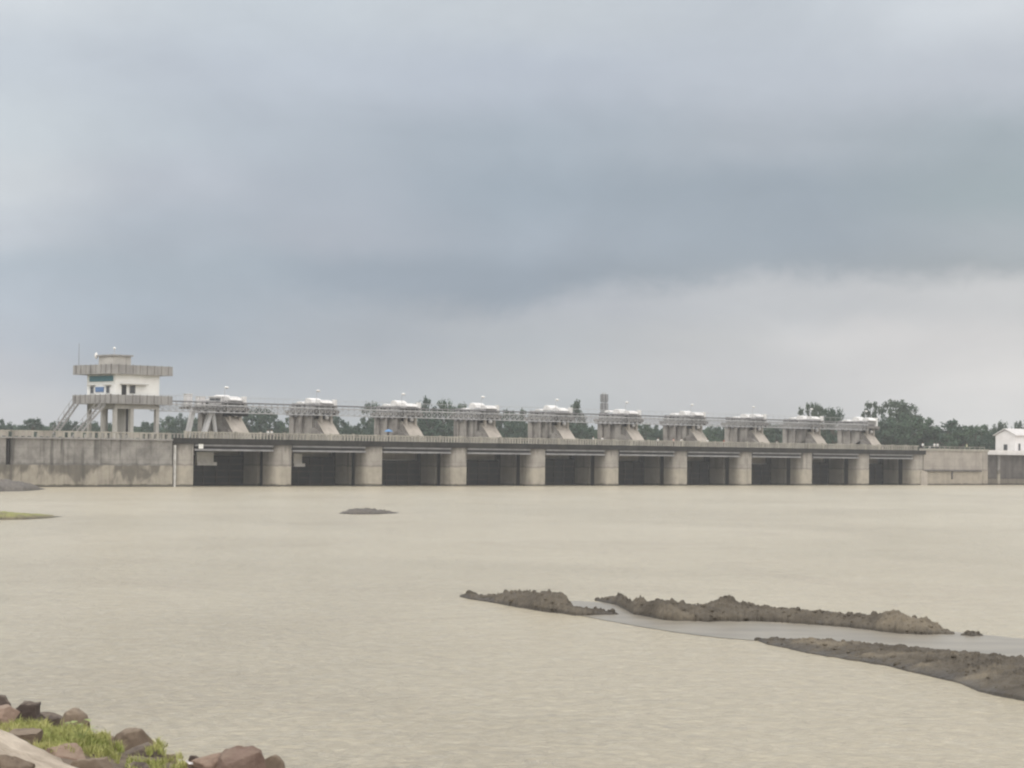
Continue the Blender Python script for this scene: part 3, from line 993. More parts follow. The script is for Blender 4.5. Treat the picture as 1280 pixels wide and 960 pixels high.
# ------------------------------------------------------------------ gates and breast walls in each bay
gate_parts = None
for i in range(10):
    s0 = PITCHM * i
    bw = dthing('breast_wall', s0, 0, 0, 'pale concrete breast wall above the gate in the %s bay from the tower' % ORD[i], 'wall', 'breast walls above the gates')
    w_ = MB().box(0.01, BAY - 0.01, 8.65, 9.15, 4.1, 6.04).build('wall_panel', M['wall_right'], bw)
    root = dthing('spillway_gate', s0, 0, 0, 'dark flat steel gate closing the %s bay from the tower' % ORD[i], 'sluice gate', 'steel gates in the spillway bays')
    if gate_parts is None:
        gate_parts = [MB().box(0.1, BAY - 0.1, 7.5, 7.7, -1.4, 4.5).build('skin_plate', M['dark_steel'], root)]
        for x_ in (2.4, 4.8, 7.2, 9.6, 12.0):
            gate_parts.append(MB().box(x_ - 0.1, x_ + 0.1, 7.3, 7.496, -1.2, 4.4).build('rib', M['gate_rib'], root))
        for z in (0.35, 1.3, 2.25, 3.2, 4.15):
            gate_parts.append(MB().box(0.15, BAY - 0.15, 7.2, 7.497, z - 0.09, z + 0.09).build('stiffener', M['gate_rib'], root))
    else:
        for o in gate_parts:
            copy_tree(o, root)
        root.location.z = (0, -0.1, -0.5, -0.35, 0.0, -0.3, -0.15, -0.6, -0.2, -0.4)[i]
    if i < 2:
        a, b_ = (s_of(245, 7), s_of(266, 7)) if i == 0 else (s_of(366, 7), s_of(376.5, 7))
        pn = MB().box(max(a - s0, 0.2), b_ - s0, 6.75, 7.1, 3.0, 4.95)
        pn.box(max(a - s0, 0.2), b_ - s0 + 0.5, 6.6, 6.748, 3.0, 3.5)
        tag(pn.build('painted_plate', M['white_steel'], root), 'whitish painted plate at the left top of the gate')

# ------------------------------------------------------------------ road bridge over the spillway
rb_ = dthing('road_bridge', 0, 0, 0, 'long concrete road bridge deck carried across all the spillway piers', 'bridge')
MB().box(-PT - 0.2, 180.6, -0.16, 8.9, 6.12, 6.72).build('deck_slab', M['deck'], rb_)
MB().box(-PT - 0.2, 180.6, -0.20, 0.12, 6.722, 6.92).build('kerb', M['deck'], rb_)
gird = None
for i in range(10):
    if gird is None:
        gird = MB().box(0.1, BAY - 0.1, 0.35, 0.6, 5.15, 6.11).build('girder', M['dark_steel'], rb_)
        f1 = MB().box(0.1, BAY - 0.1, 0.02, 0.345, 5.80, 6.06)
        f1.build('upper_flange', M['flange'], gird)
        f2 = MB().box(0.1, BAY - 0.1, 0.02, 0.345, 5.15, 5.42)
        f2.build('lower_flange', M['flange'], gird)
        gird.location.x = 0
    else:
        c_ = copy_tree(gird, rb_)
        c_.location.x = PITCHM * i
sg = MB().box(-0.4, 0.4, 0.0, 0.06, 0, 0.75).build('sign_plate', M['plaster'])
sg.location = dam(s_of(251, 0.0), -0.07, 5.45)
sg.rotation_euler = (0, 0, DANG)
tag(sg, 'small blank white plate fixed at the left end of the bridge girder', 'sign')

# railing sections, one per bay
sec = None
for i in range(10):
    root = dthing('railing', PITCHM * i - 1.7 + 0.0, -0.04, 6.92, 'concrete baluster railing on the bridge above the %s bay from the tower' % ORD[i], 'railing', 'railings along the road bridge')
    if sec is None:
        sec = [MB().box(0.2, 17.95, -0.11, 0.11, 0.78, 0.95).build('top_rail', M['rail'], root)]
        bb = MB()
        x_ = 0.55
        while x_ < 17.7:
            bb.box(x_ - 0.11, x_ + 0.11, -0.08, 0.08, 0, 0.78)
            x_ += 0.62
        sec.append(bb.build('balusters', M['rail'], root))
        for k in range(4):
            sec.append(MB().box(4.5 * k - 0.16, 4.5 * k + 0.16, -0.17, 0.17, 0, 1.06).build('post', M['rail'], root))
    else:
        for o in sec:
            copy_tree(o, root)
root = dthing('railing', 0, 8.6, 6.72, 'concrete railing on the far side of the bridge deck', 'railing')
bb = MB()
for k in range(292):
    bb.box(-3 + k * 0.62, -2.78 + k * 0.62, -0.08, 0.08, 0, 0.8)
bb.build('balusters', M['rail'], root)
MB().box(-3.2, 180, -0.11, 0.11, 0.8, 0.95).build('top_rail', M['rail'], root)

# ------------------------------------------------------------------ hoists on the pier platforms
hroot = None
HOIST_L = ['white gate hoist with dark window cab on the first sloped pier beside the tower'] + \
          ['white humped gate hoist on top of the %s sloped pier from the tower' % ORD[k] for k in range(1, 10)]


def hoist_parts(root):
    bs = MB()
    bs.box(-3.3, -0.2, 11.7, 18.6, 0.0, 0.35)
    for d in (12.2, 14.2, 16.2, 18.2):
        bs.box(-3.0, -2.6, d - 0.2, d + 0.2, 0.35, 0.9)
        bs.box(-0.9, -0.5, d - 0.2, d + 0.2, 0.35, 0.9)
    out = [bs.build('hoist_frame', M['grey_steel'], root)]
    for d0, d1, hh_, sk in ((11.2, 13.0, 0.55, 1.1), (13.6, 15.6, 0.85, 0.9), (16.3, 17.9, 0.36, 0.3)):
        mc = MB().box(-2.9, -0.7, d0 + 0.3, d1 - 0.4, 0.352, 1.02)
        mc.tube((-2.95, (d0 + d1) / 2, 0.72), (-3.25, (d0 + d1) / 2, 0.72), 0.36, n=12)
        mcb = mc.build('gearbox', M['dark_steel'] if d0 > 16 else M['gear_grey'], root)
        n = 14
        poly = []
        for k in range(n + 1):
            a = PI * k / n
            yy = (d0 + d1) / 2 + (d1 - d0) / 2 * math.cos(a)
            poly.append((yy, 1.06 + hh_ * math.sin(a) ** 0.9 * (1 - sk * (k / n - 0.5))))
        hd = MB().prism(poly, 'x', -3.0 + 0.25 * (d0 > 16), -0.7)
        out.append(mcb)
        out.append(hd.build('hood', M['white_steel'], root, bevel=0.12))
    mt_ = MB().tube((-2.7, 18.75, 0.75), (-0.8, 18.75, 0.75), 0.42, n=12)
    out.append(mt_.build('motor', M['grey_steel'], root))
    cb = MB().box(-0.5, 0.05, 11.2, 11.8, 0.0, 1.7)
    out.append(cb.build('control_box', M['white_steel'], root))
    rl = MB()
    for d in (11.05, 13.0, 15.0, 17.0, 19.1):
        rl.bar((-3.8, d, 0), (-3.8, d, 0.95), 0.06)
    rl.bar((-3.8, 11.05, 0.95), (-3.8, 19.1, 0.95), 0.07)
    rl.bar((-3.8, 11.05, 0.5), (-3.8, 19.1, 0.5), 0.06)
    out.append(rl.build('guard_rail', M['pale_steel'], root))
    return out


hp = None
rh = random.Random(9)
for i in range(1, 11):
    root = dthing('gate_hoist', PITCHM * i, 0, 11.76, HOIST_L[i - 1], 'gate hoist', 'white hoists on the piers')
    if i == 1:
        for o in hoist_parts(root):
            pass
        cabn = MB().box(-3.5, -0.2, 12.9, 16.4, 1.62, 1.72)
        cabn.box(-3.3, -0.4, 13.1, 16.2, 0.5, 1.62)
        cb = cabn.build('cab', M['white_steel'], root)
        wn = MB().box(-3.36, -3.302, 13.3, 16.0, 0.75, 1.4)
        wn.box(-0.9, -0.6, 13.07, 13.097, 0.75, 1.4)
        wn.build('cab_window', M['glass'], cb)
        MB().box(-3.0, 0.38, 11.2, 13.4, -1.3, -0.5).build('lower_machine', M['dark_steel'], root)
    elif hp is None:
        hp = hoist_parts(root)
    else:
        for o in hp:
            c_ = copy_tree(o, root)
            if c_.name.startswith('hood'):
                k_ = rh.uniform(0.88, 1.15)
                c_.scale.z = k_
                c_.location.z = 1.06 * (1 - k_)
                c_.location.y = rh.uniform(-0.25, 0.25)
                c_.rotation_euler.x = rh.uniform(-0.012, 0.012)

# lamp posts by the hoists
lp = None
for i, (px, py) in enumerate([(280, 483.5), (396, 487), (501, 491.5), (602, 493), (692, 499.5), (780, 504), (858, 508.5), (936, 510.5), (1003, 515), (1074, 517)]):
    s = PITCHM * (i + 1) - 1.7
    root = dthing('street_lamp', s, 11.4, 11.76, 'thin lamp post rising over the %s hoist from the tower' % ORD[i], 'lamp post', 'lamp posts over the hoists')
    if lp is None:
        lp = [MB().tube((-2.3, 0, -0.4), (-2.3, 0, 2.95), 0.045, 0.035).build('pole', M['pale_steel'], root)]
        lp.append(MB().bar((-2.3, 0, 2.9), (-1.6, 0, 3.05), 0.05).build('arm', M['pale_steel'], root))
        lp.append(MB().dome(-1.95, 0, 2.98, 0.42, 0.24, 0.2, full=True).build('lamp_head', M['white_steel'], root, smooth=True))
    else:
        for o in lp:
            copy_tree(o, root)


# ------------------------------------------------------------------ lattice walkway spans
def truss(root, L, y0=10.75, y1=12.1):
    z0, z1 = -1.05, 0.0
    dk_ = MB().box(0, L, y0 - 0.1, y1 + 0.1, 0.36, 0.52).build('walkway_deck', M['grey_steel'], root)
    ch = MB()
    la = MB()
    for y in (y0, y1):
        ch.box(0, L, y - 0.07, y + 0.07, z1 - 0.08, z1 + 0.08)
        ch.box(0, L, y - 0.06, y + 0.06, z0 - 0.06, z0 + 0.06)
        n = max(4, round(L / 1.2))
        for k in range(n):
            xa, xb = L * k / n, L * (k + 1) / n
            la.bar((xa, y, z0), (xb, y, z1), 0.04)
            la.bar((xa, y, z1), (xb, y, z0), 0.04)
            la.bar((xa, y, z0), (xa, y, z1 + 0.38), 0.06)
    c1 = ch.build('chords', M['pale_steel'], root)
    c2 = la.build('lattice', M['pale_steel'], root)
    rl = MB()
    for y in (y0, y1):
        k = 0
        while k * 1.8 <= L:
            rl.bar((k * 1.8, y, 0.5), (k * 1.8, y, 1.25), 0.025)
            k += 1
        rl.bar((0, y, 1.25), (L, y, 1.25), 0.03)
    c3 = rl.build('handrail', M['pale_steel'], root)
    return [dk_, c1, c2, c3]


L0 = s_of(228, 11) - 0.3
tr0 = dthing('lattice_walkway', 0.9, 0, 12.0, 'pale lattice walkway from the control tower to the first hoist', 'footbridge', 'lattice walkway spans')
truss(tr0, PITCHM - 3.9 - 0.95)
tp_ = None
for i in range(1, 10):
    root = dthing('lattice_walkway', PITCHM * i - 3.9, 0, 12.0, 'lattice walkway span from the %s to the %s hoist' % (ORD[i - 1], ORD[i]), 'footbridge', 'lattice walkway spans')
    if tp_ is None:
        tp_ = truss(root, PITCHM - 0.02)
    else:
        for o in tp_:
            copy_tree(o, root)

# ------------------------------------------------------------------ white struts and cabinets by the first pier
sa = s_of(241, 13.0, 11.5)
root = dthing('strut_platform', sa, 0, 6.7, 'white raking steel struts holding a grey platform left of the first hoist', 'platform')
LP = 14.4 - sa
MB().box(-0.2, LP, 12.2, 16.2, 4.72, 5.05).build('platform_slab', M['platform'], root)
e1 = s_of(264, 13.0, 11.5) - sa
for (xt, xb) in ((0.1, s_of(232.5, 13.0, 7) - sa), (e1, s_of(252, 13.0, 7) - sa), (e1 + 0.25, s_of(271, 13.0, 7) - sa)):
    MB().bar((xt, 13.0, 4.7), (xb, 13.0, -0.1), 0.62 if xt < e1 + 0.1 else 0.42).build('strut', M['white_steel'], root)
rl = MB()
for k in range(5):
    rl.bar((LP * k / 4.2, 12.3, 5.05), (LP * k / 4.2, 12.3, 6.0), 0.06)
rl.bar((0, 12.3, 6.0), (LP, 12.3, 6.0), 0.07)
rl.build('guard_rail', M['pale_steel'], root)
for k, (pxa, pxb, top, lb) in enumerate([(233, 240.5, 13.6, 'tall pale control cabinet at the left end of the strut platform'),
                                          (248, 257, 13.3, 'pale control cabinet in the middle of the strut platform')]):
    a, b_ = s_of(pxa, 13.5, 12.5), s_of(pxb, 13.5, 12.5)
    root2 = dthing('control_cabinet', a, 13.5, 11.76, lb, 'cabinet', 'cabinets on the strut platform')
    MB().box(0, b_ - a, 0, 0.7, 0, top - 11.76).build('cabinet_body', M['white_steel'], root2)
    MB().box(0.1, b_ - a - 0.1, -0.03, -0.002, 0.15, top - 11.9).build('cabinet_door', M['plaster_cool'], root2)
    MB().box(-0.08, b_ - a + 0.08, -0.1, 0.8, top - 11.757, top - 11.68).build('cabinet_roof', M['white_steel'], root2)

# ------------------------------------------------------------------ control tower
TD0 = 9.0
t0 = s_of(143.5, TD0, 13)
t1 = s_of(199, TD0, 13)
TW = t1 - t0                        # along the dam
DEP = 7.0
tw = dthing('control_tower', t0, TD0, 6.6, 'white control room on concrete columns with two railed galleries at the left', 'control tower')
ZF = 5.15                           # underside of the gallery slab, local
cl_ = None
for (x_, y_, w) in ((0.0, 0, 0.5), (TW * 0.36, 0, 0.55), (TW - 0.5, 0, 0.55), (0, DEP - 0.6, 0.5), (0, DEP * 0.42, 0.5), (TW - 0.5, DEP - 0.6, 0.5), (TW * 0.36, DEP - 0.6, 0.5)):
    c_ = MB().box(x_, x_ + w, y_, y_ + w, 0, ZF)
    c_.box(x_ - 0.25, x_ + w + 0.25, y_ - 0.25, y_ + w + 0.25, -0.4, 0.75)
    c_.build('column', M['tower_conc'], tw)
bmz = MB()
bmz.box(0, TW, 0.02, 0.42, ZF - 0.7, ZF - 0.002)
bmz.box(0, TW, DEP - 0.5, DEP - 0.1, ZF - 0.7, ZF - 0.002)
bmz.box(0.02, 0.45, 0.43, DEP - 0.51, ZF - 0.7, ZF - 0.002)
bmz.build('ring_beam', M['tower_conc'], tw)
MB().box(TW * 0.36 + 0.56, TW * 0.36 + 2.2, 2.4, 4.4, 0, ZF - 0.01).build('core_shaft', M['tower_conc'], tw)
dsh = MB().box(TW * 0.36 + 0.9, TW * 0.36 + 1.25, 2.37, 2.397, 0, ZF - 0.6)
dsh.build('shaft_opening', M['dark_opening'], tw)
OV = 1.75
gal = MB().box(-OV * 0.75, TW + OV, -OV * 0.5, DEP + OV, ZF, ZF + 0.28).build('gallery_slab', M['parapet'], tw)


def gallery_rail(z, h, x0, x1, y0, y1, solid):
    rail = MB()
    if solid:
        rail.box(x0, x1, y0, y0 + 0.14, z, z + h)
        rail.box(x0, x0 + 0.14, y0 + 0.142, y1, z, z + h)
        rail.box(x1 - 0.14, x1, y0 + 0.142, y1, z, z + h)
        rail.box(x0 + 0.142, x1 - 0.142, y1 - 0.14, y1, z, z + h)
    return rail


gx0, gx1, gy0, gy1 = -OV * 0.75, TW + OV, -OV * 0.5, DEP + OV
pr_ = gallery_rail(ZF + 0.281, 1.0, gx0, gx1, gy0, gy1, True).build('gallery_parapet', M['parapet'], tw)
ps = MB()
k = 0
while gx0 + k * 1.25 < gx1:
    ps.box(gx0 + k * 1.25, gx0 + k * 1.25 + 0.1, gy0 - 0.07, gy0 - 0.003, ZF + 0.1, ZF + 1.36)
    k += 1
k = 0
while gy0 + k * 1.25 < gy1:
    ps.box(gx0 - 0.07, gx0 - 0.003, gy0 + k * 1.25, gy0 + k * 1.25 + 0.1, ZF + 0.1, ZF + 1.36)
    k += 1
ps.build('parapet_post', M['platform'], pr_)
ZW0, ZW1 = ZF + 0.282, ZF + 4.25
wl = MB().box(0, TW, 0, DEP, ZW0, ZW1).build('room_wall', M['plaster'], tw)
MB().box(1.15, 1.95, -0.05, -0.003, ZW0 + 0.03, ZW0 + 2.45).build('door', M['dark_opening'], tw)
wn = MB().box(2.55, 3.5, -0.08, -0.003, ZW0 + 1.25, ZW0 + 2.45).build('window_frame', M['grey_steel'], tw)
MB().box(2.65, 3.4, -0.10, -0.083, ZW0 + 1.33, ZW0 + 2.36).build('pane', M['glass'], wn)
MB().box(0.85, 5.4, -0.7, -0.003, ZW0 + 2.5, ZW0 + 2.62).build('door_canopy', M['tower_conc'], tw)
for y_ in (1.2, 5.2):
    f_ = MB().box(-0.08, -0.003, y_, y_ + 0.9, ZW0 + 1.2, ZW0 + 2.3).build('window_frame', M['pale_steel'], tw)
    MB().box(-0.10, -0.083, y_ + 0.1, y_ + 0.8, ZW0 + 1.3, ZW0 + 2.2).build('pane', M['glass'], f_)
    MB().box(-0.45, -0.003, y_ - 0.35, y_ + 1.25, ZW0 + 2.36, ZW0 + 2.44).build('window_hood', M['tower_conc'], f_)
tag(MB().box(-0.16, -0.005, 0.45, DEP - 0.8, ZW1 - 1.0, ZW1 - 0.22).build('sign_board', M['teal'], tw), 'long teal board under the roof')
tag(MB().box(-0.14, -0.005, 2.7, 4.7, ZW0 + 1.45, ZW0 + 2.15).build('sign_board', M['blue'], tw), 'small blue board between the windows')
MB().box(gx0, gx1, gy0, gy1, ZW1 + 0.002, ZW1 + 0.3).build('roof_slab', M['parapet'], tw)
rp = gallery_rail(ZW1 + 0.301, 1.05, gx0 + 0.02, gx1 - 0.02, gy0 + 0.02, gy1 - 0.02, True).build('roof_parapet', M['parapet'], tw)
ps = MB()
for k in range(9):
    x_ = gx0 + k * 1.25
    if x_ < gx1:
        ps.box(x_, x_ + 0.1, gy0 - 0.06, gy0 + 0.017, ZW1 + 0.05, ZW1 + 1.42)
for k in range(9):
    y_ = gy0 + k * 1.25
    if y_ < gy1:
        ps.box(gx0 - 0.06, gx0 + 0.017, y_, y_ + 0.1, ZW1 + 0.05, ZW1 + 1.42)
ps.build('parapet_post', M['platform'], rp)
ph = MB().box(0.3, TW * 0.44, 1.0, 4.6, ZW1 + 0.3, ZW1 + 2.65).build('stair_head', M['tower_conc'], tw)
MB().box(0.05, TW * 0.44 + 0.25, 0.75, 4.85, ZW1 + 2.652, ZW1 + 2.85).build('stair_head_roof', M['parapet'], ph)
lampz = ZW1 + 2.85
an = MB().tube((1.2, 2.0, lampz), (1.2, 2.0, lampz + 0.85), 0.04).build('roof_lamp', M['pale_steel'], tw)
MB().dome(1.2, 2.0, lampz + 0.95, 0.2, 0.2, 0.2, full=True).build('lamp_head', M['white_steel'], an, smooth=True)
ta = MB().dome(0.2, 5.1, lampz - 0.1, 0.26, 0.26, 0.5, full=True).build('water_tank', M['white_steel'], tw, smooth=True)
MB().tube((gx0 + 0.4, gy1 - 0.9, ZW1 + 0.3), (gx0 + 0.4, gy1 - 0.9, ZW1 + 4.6), 0.05, 0.03).build('aerial', M['grey_steel'], tw)


def flight(name_px, root, ax, ay, az_, bx, by, bz, w):
    st = MB()
    a, b_ = Vector((ax, ay, az_)), Vector((bx, by, bz))
    n = 16
    side = (b_ - a).cross(Vector((0, 0, 1))).normalized() * w / 2
    for k in range(n):
        q0 = a.lerp(b_, k / n)
        q1 = a.lerp(b_, (k + 1) / n)
        mid = (q0 + q1) / 2
        st.bar(mid - side, mid + side, (q1 - q0).length * 0.8, 0.08)
    for sgn in (-1, 1):
        st.bar(a + side * sgn, b_ + side * sgn, 0.10, 0.26)
        st.bar(a + side * sgn + Vector((0, 0, 0.95)), b_ + side * sgn + Vector((0, 0, 0.95)), 0.05)
        for k in range(6):
            q = a.lerp(b_, k / 5) + side * sgn
            st.bar(q, q + Vector((0, 0, 0.95)), 0.06)
    return st


# outside stairs rise along the end face, from the left up to the gallery
stx = -OV * 0.75
f1 = flight('', None, -5.6, DEP + 0.6, 0.0, stx - 0.05, DEP + 0.6, ZF + 0.15, 1.3).build('stair_flight', M['stair'], tw)
f2 = flight('', None, -6.0, 1.4, 0.0, stx - 0.05 + 0.3, 1.4, ZF - 0.1, 1.3).build('stair_flight', M['stair'], tw)

# ------------------------------------------------------------------ left wall, right abutment
lw = dthing('dam_wall', -PT - 0.31, 0, 0, 'old stained concrete dam wall running left from the spillway', 'wall')
sx = s_of(11, 0, 4) + PT + 0.31
wb = MB()
wb.box(sx + 0.35, -0.0, 0.15, 2.0, -1.5, 6.52)
wb.box(-110, sx - 0.35, 0.15, 2.0, -1.5, 6.52)
wb.build('upper_wall', M['wall'], lw)
MB().box(sx - 0.36, sx + 0.36, 0.6, 1.9, -1.5, 6.5).build('joint_recess', M['dark_wall'], lw)
MB().box(-110, 0, 0.0, 0.148, -1.5, 3.0).build('lower_wall', M['wall'], lw)
MB().box(-110, -0.05, -0.12, 1.2, 6.522, 6.72).build('coping', M['parapet'], lw)
pipe = MB().tube((sx, 0.3, 0.8), (sx, 0.3, 6.4), 0.22, n=10).build('drain_pipe', M['dark_steel'], lw)
root = dthing('railing', -PT - 0.31, 0.3, 6.72, 'concrete post railing along the top of the old dam wall', 'railing')
MB().box(-110, -0.3, -0.1, 0.1, 0.72, 0.9).build('top_rail', M['rail'], root)
bb = MB()
for k in range(110):
    x_ = -0.5 - k * 0.98
    bb.box(x_ - 0.2, x_ + 0.2, -0.09, 0.09, 0, 0.72)
bb.build('balusters', M['rail'], root)
bb = MB()
rs_ = random.Random(3)
for k in range(30):
    if rs_.random() < (0.2 if k < 18 else 0.7):
        x_ = -0.5 - k * 0.98 - 0.85
        bb.box(x_, x_ + 0.68, -0.05, 0.05, 0.1, 0.7)
bb.build('infill_panels', M['wall_right'], root)

ra = dthing('abutment_wall', 180.1, 0, 0, 'pale concrete abutment wall right of the last spillway bay', 'wall')
e = s_of(1235, 0, 5) - 180.1
MB().box(0.0, e, 0.05, 3.0, -1.5, 6.9).build('wall_face', M['wall_right'], ra)
MB().box(0.7, e + 0.15, -0.14, 1.6, 6.902, 7.35).build('coping', M['rail'], ra)
lg = MB()
xa, xb = s_of(1155, 0, 3) - 180.1, s_of(1226, 0, 3) - 180.1
lg.box(xa, xb, -0.28, 0.048, 2.75, 3.0)
lg.box((xa + xb) / 2 - 0.5, (xa + xb) / 2 - 0.2, -0.18, 0.047, 1.2, 2.748)
lg.build('ledge', M['dark_wall'], ra)
MB().box(e - 1.9, e - 1.5, -0.1, 0.048, -1, 6.9).build('wall_rib', M['wall_right'], ra)
MB().box(xa - 1.2, xa + 0.9, -0.22, 0.046, -1.0, 2.9).build('pale_patch', M['slope'], ra)
root = dthing('railing', 180.9, 0.5, 7.35, 'low pale pipe railing along the right abutment top', 'railing')
rl = MB()
for k in range(13):
    rl.bar((k * 1.8, 0, 0), (k * 1.8, 0, 0.4), 0.1)
rl.build('posts', M['rail'], root)
MB().bar((0, 0, 0.42), (21.6, 0, 0.42), 0.09).build('top_rail', M['rail'], root)

dw = dthing('dark_wall', 180.1 + e + 0.16, 0, 0, 'dark stained retaining wall under the white building', 'wall')
MB().box(0, 90, 1.6, 4.0, -1.5, 6.25).build('wall_face', M['dark_wall'], dw)
MB().box(5.6, 6.5, 1.35, 1.598, -1.5, 6.2).build('wall_rib', M['wall'], dw)
MB().box(0, 90, 1.4, 4.6, 6.252, 7.25).build('white_parapet', M['plaster_cool'], dw)

# white building
b0 = s_of(1269, 4.6, 9)
bx0 = b0
wb_ = dthing('white_building', bx0, 4.6, 6.3, 'white gabled building on the dark wall at the right edge', 'building')
GD = 4.9
MB().box(0, 16, 0, GD, -0.3, 4.3).build('wall', M['plaster_cool'], wb_)
MB().prism([(0, 4.302), (GD, 4.302), (GD / 2, 5.35)], 'x', 0, 16).build('gable', M['plaster_cool'], wb_)
MB().prism([(-0.45, 4.12), (GD / 2, 5.55), (GD + 0.45, 4.12), (GD + 0.45, 4.28), (GD / 2, 5.72), (-0.45, 4.28)], 'x', -0.35, 16.3).build('roof', M['roof'], wb_)
f_ = MB().box(-0.06, -0.003, 1.9, 2.85, 0.9, 2.3).build('window', M['grey_steel'], wb_)
MB().box(-0.08, -0.063, 2.0, 2.75, 1.0, 2.2).build('pane', M['glass'], f_)
for x_ in (1.2, 5.2, 9.2):
    f_ = MB().box(x_, x_ + 0.8, -0.06, -0.003, 0.9, 2.5).build('window', M['grey_steel'], wb_)
    MB().box(x_ + 0.1, x_ + 0.7, -0.08, -0.063, 1.0, 2.4).build('pane', M['glass'], f_)


# ------------------------------------------------------------------ people on the bridge
def person_mesh():
    J = {'pel': (0, 0, 0.92, .135, .10), 'wai': (0, 0, 1.08, .125, .09), 'che': (0, 0, 1.30, .155, .105), 'nec': (0, 0, 1.44, .055, .055),
         'hea': (0, .01, 1.56, .082, .095), 'top': (0, 0, 1.66, .065, .075)}
    for s_, n_ in ((-1, 'l'), (1, 'r')):
        J['hip' + n_] = (s_ * .09, 0, .86, .085, .085)
        J['kne' + n_] = (s_ * .10, .01, .48, .058, .058)
        J['ank' + n_] = (s_ * .11, -.01, .09, .04, .04)
        J['toe' + n_] = (s_ * .12, .15, .04, .035, .03)
        J['sho' + n_] = (s_ * .18, 0, 1.38, .06, .06)
        J['elb' + n_] = (s_ * .25, .02, 1.12, .042, .042)
        J['wri' + n_] = (s_ * .24, .18, .98, .03, .03)
        J['han' + n_] = (s_ * .23, .28, .97, .035, .022)
    E = [('pel', 'wai'), ('wai', 'che'), ('che', 'nec'), ('nec', 'hea'), ('hea', 'top')]
    for n_ in 'lr':
        E += [('pel', 'hip' + n_), ('hip' + n_, 'kne' + n_), ('kne' + n_, 'ank' + n_), ('ank' + n_, 'toe' + n_), ('che', 'sho' + n_), ('sho' + n_, 'elb' + n_), ('elb' + n_, 'wri' + n_), ('wri' + n_, 'han' + n_)]
    ks = list(J)
    me = bpy.data.meshes.new('body')
    me.from_pydata([J[k][:3] for k in ks], [(ks.index(a), ks.index(b)) for a, b in E], [])
    o = bpy.data.objects.new('body', me)
    col.objects.link(o)
    o.modifiers.new('skin', 'SKIN')
    o.modifiers.new('sub', 'SUBSURF').levels = 1
    for k, d in zip(ks, me.skin_vertices[0].data):
        d.radius = J[k][3:]
        d.use_root = k == 'pel'
    dg = bpy.context.evaluated_depsgraph_get()
    out = bpy.data.meshes.new_from_object(o.evaluated_get(dg))
    bpy.data.objects.remove(o)
    return out


PM = person_mesh()
for p_ in PM.polygons:
    c = p_.center
    p_.use_smooth = True
    p_.material_index = 0 if c.z > 1.44 or abs(c.x) > 0.2 and c.z < 1.05 and c.y > .1 else (2 if c.z < 0.92 else 1)
PHAIR = MB().dome(0, -0.01, 1.60, 0.098, 0.112, 0.105, nu=12, nv=5).mesh('hair', True)
PEOPLE = [
    (335.0, 1.2, 'shirt_white', 'person in white at the railing above the first open bay, left of a pair'),
    (339.6, 0.9, 'shirt_white', 'person in white leaning low, right one of the pair above first bay'),
    (741.5, 1.2, 'shirt_white', 'person in bright white standing left of the sixth hoist pier'),
    (753.0, 1.0, 'shirt_white', 'person in white right of the brightest one near the sixth hoist pier'),
    (822.5, 1.1, 'shirt_white', 'person in white alone left of the seventh hoist pier'),
    (842.0, 1.3, 'shirt_pink', 'person in pale pink in front of the seventh hoist pier'),
    (852.0, 1.0, 'shirt_white', 'person in white in front of the seventh hoist pier'),
    (884.3, 1.2, 'shirt_white', 'person in white between the seventh and eighth hoist piers'),
    (905.0, 1.6, 'shirt_red', 'person in dull red in front of the eighth hoist pier'),
    (971.0, 6.0, 'shirt_white', 'person in white between the eighth and ninth hoist piers'),
    (1153.5, 1.2, 'shirt_white', 'person in white on the right abutment, standing alone before the trees'),
    (1168.0, 1.2, 'shirt_white', 'left person of the two in white close together on right abutment'),
    (1172.0, 1.2, 'shirt_white', 'right person of the two in white close together on right abutment'),
    (1208.5, 1.2, 'shirt_yellow', 'person in pale yellow near the white building on the abutment'),
]


def add_person(s, D, z, shirt, label, rz):
    root = tag(empty('person', dam(s, D, z), rz), label, 'person', 'people on the dam')
    me = PM.copy()
    o = obj('body', me, [M['skin'], M[shirt], M['trousers']], root)
    hm = PHAIR.copy()
    obj('hair', hm, M['hair'], root)
    return root


for px, D, shirt, lb in PEOPLE:
    z = 6.725
    if px > 1131:
        z = 6.9
        D = 2.2
    add_person(s_of(px, D, 8.2), D, z, shirt, lb, DANG + PI + random.uniform(-0.8, 0.8))
s_u = s_of(485.5, 1.2, 8.5)
add_person(s_u, 1.2, 6.725, 'trousers', 'person in dark clothes under the blue umbrella on the bridge', DANG + 0.4)
um = dthing('umbrella', s_u, 1.15, 6.725, 'open blue umbrella held over a person on the bridge', 'umbrella')
cn = MB()
n = 12
vs = [(0, 0, 2.12)]
for k in range(n):
    a = 2 * PI * k / n
    vs += [(0.42 * math.cos(a), 0.42 * math.sin(a), 2.0), (0.72 * math.cos(a), 0.72 * math.sin(a), 1.72)]
fs = []
for k in range(n):
    k2 = (k + 1) % n
    fs += [(0, 1 + 2 * k, 1 + 2 * k2), (1 + 2 * k, 2 + 2 * k, 2 + 2 * k2, 1 + 2 * k2)]
cn._add(vs, fs)
cn.build('canopy', M['blue_cloth'], um)
MB().tube((0, 0, 1.0), (0, 0, 2.2), 0.015).build('shaft', M['grey_steel'], um)


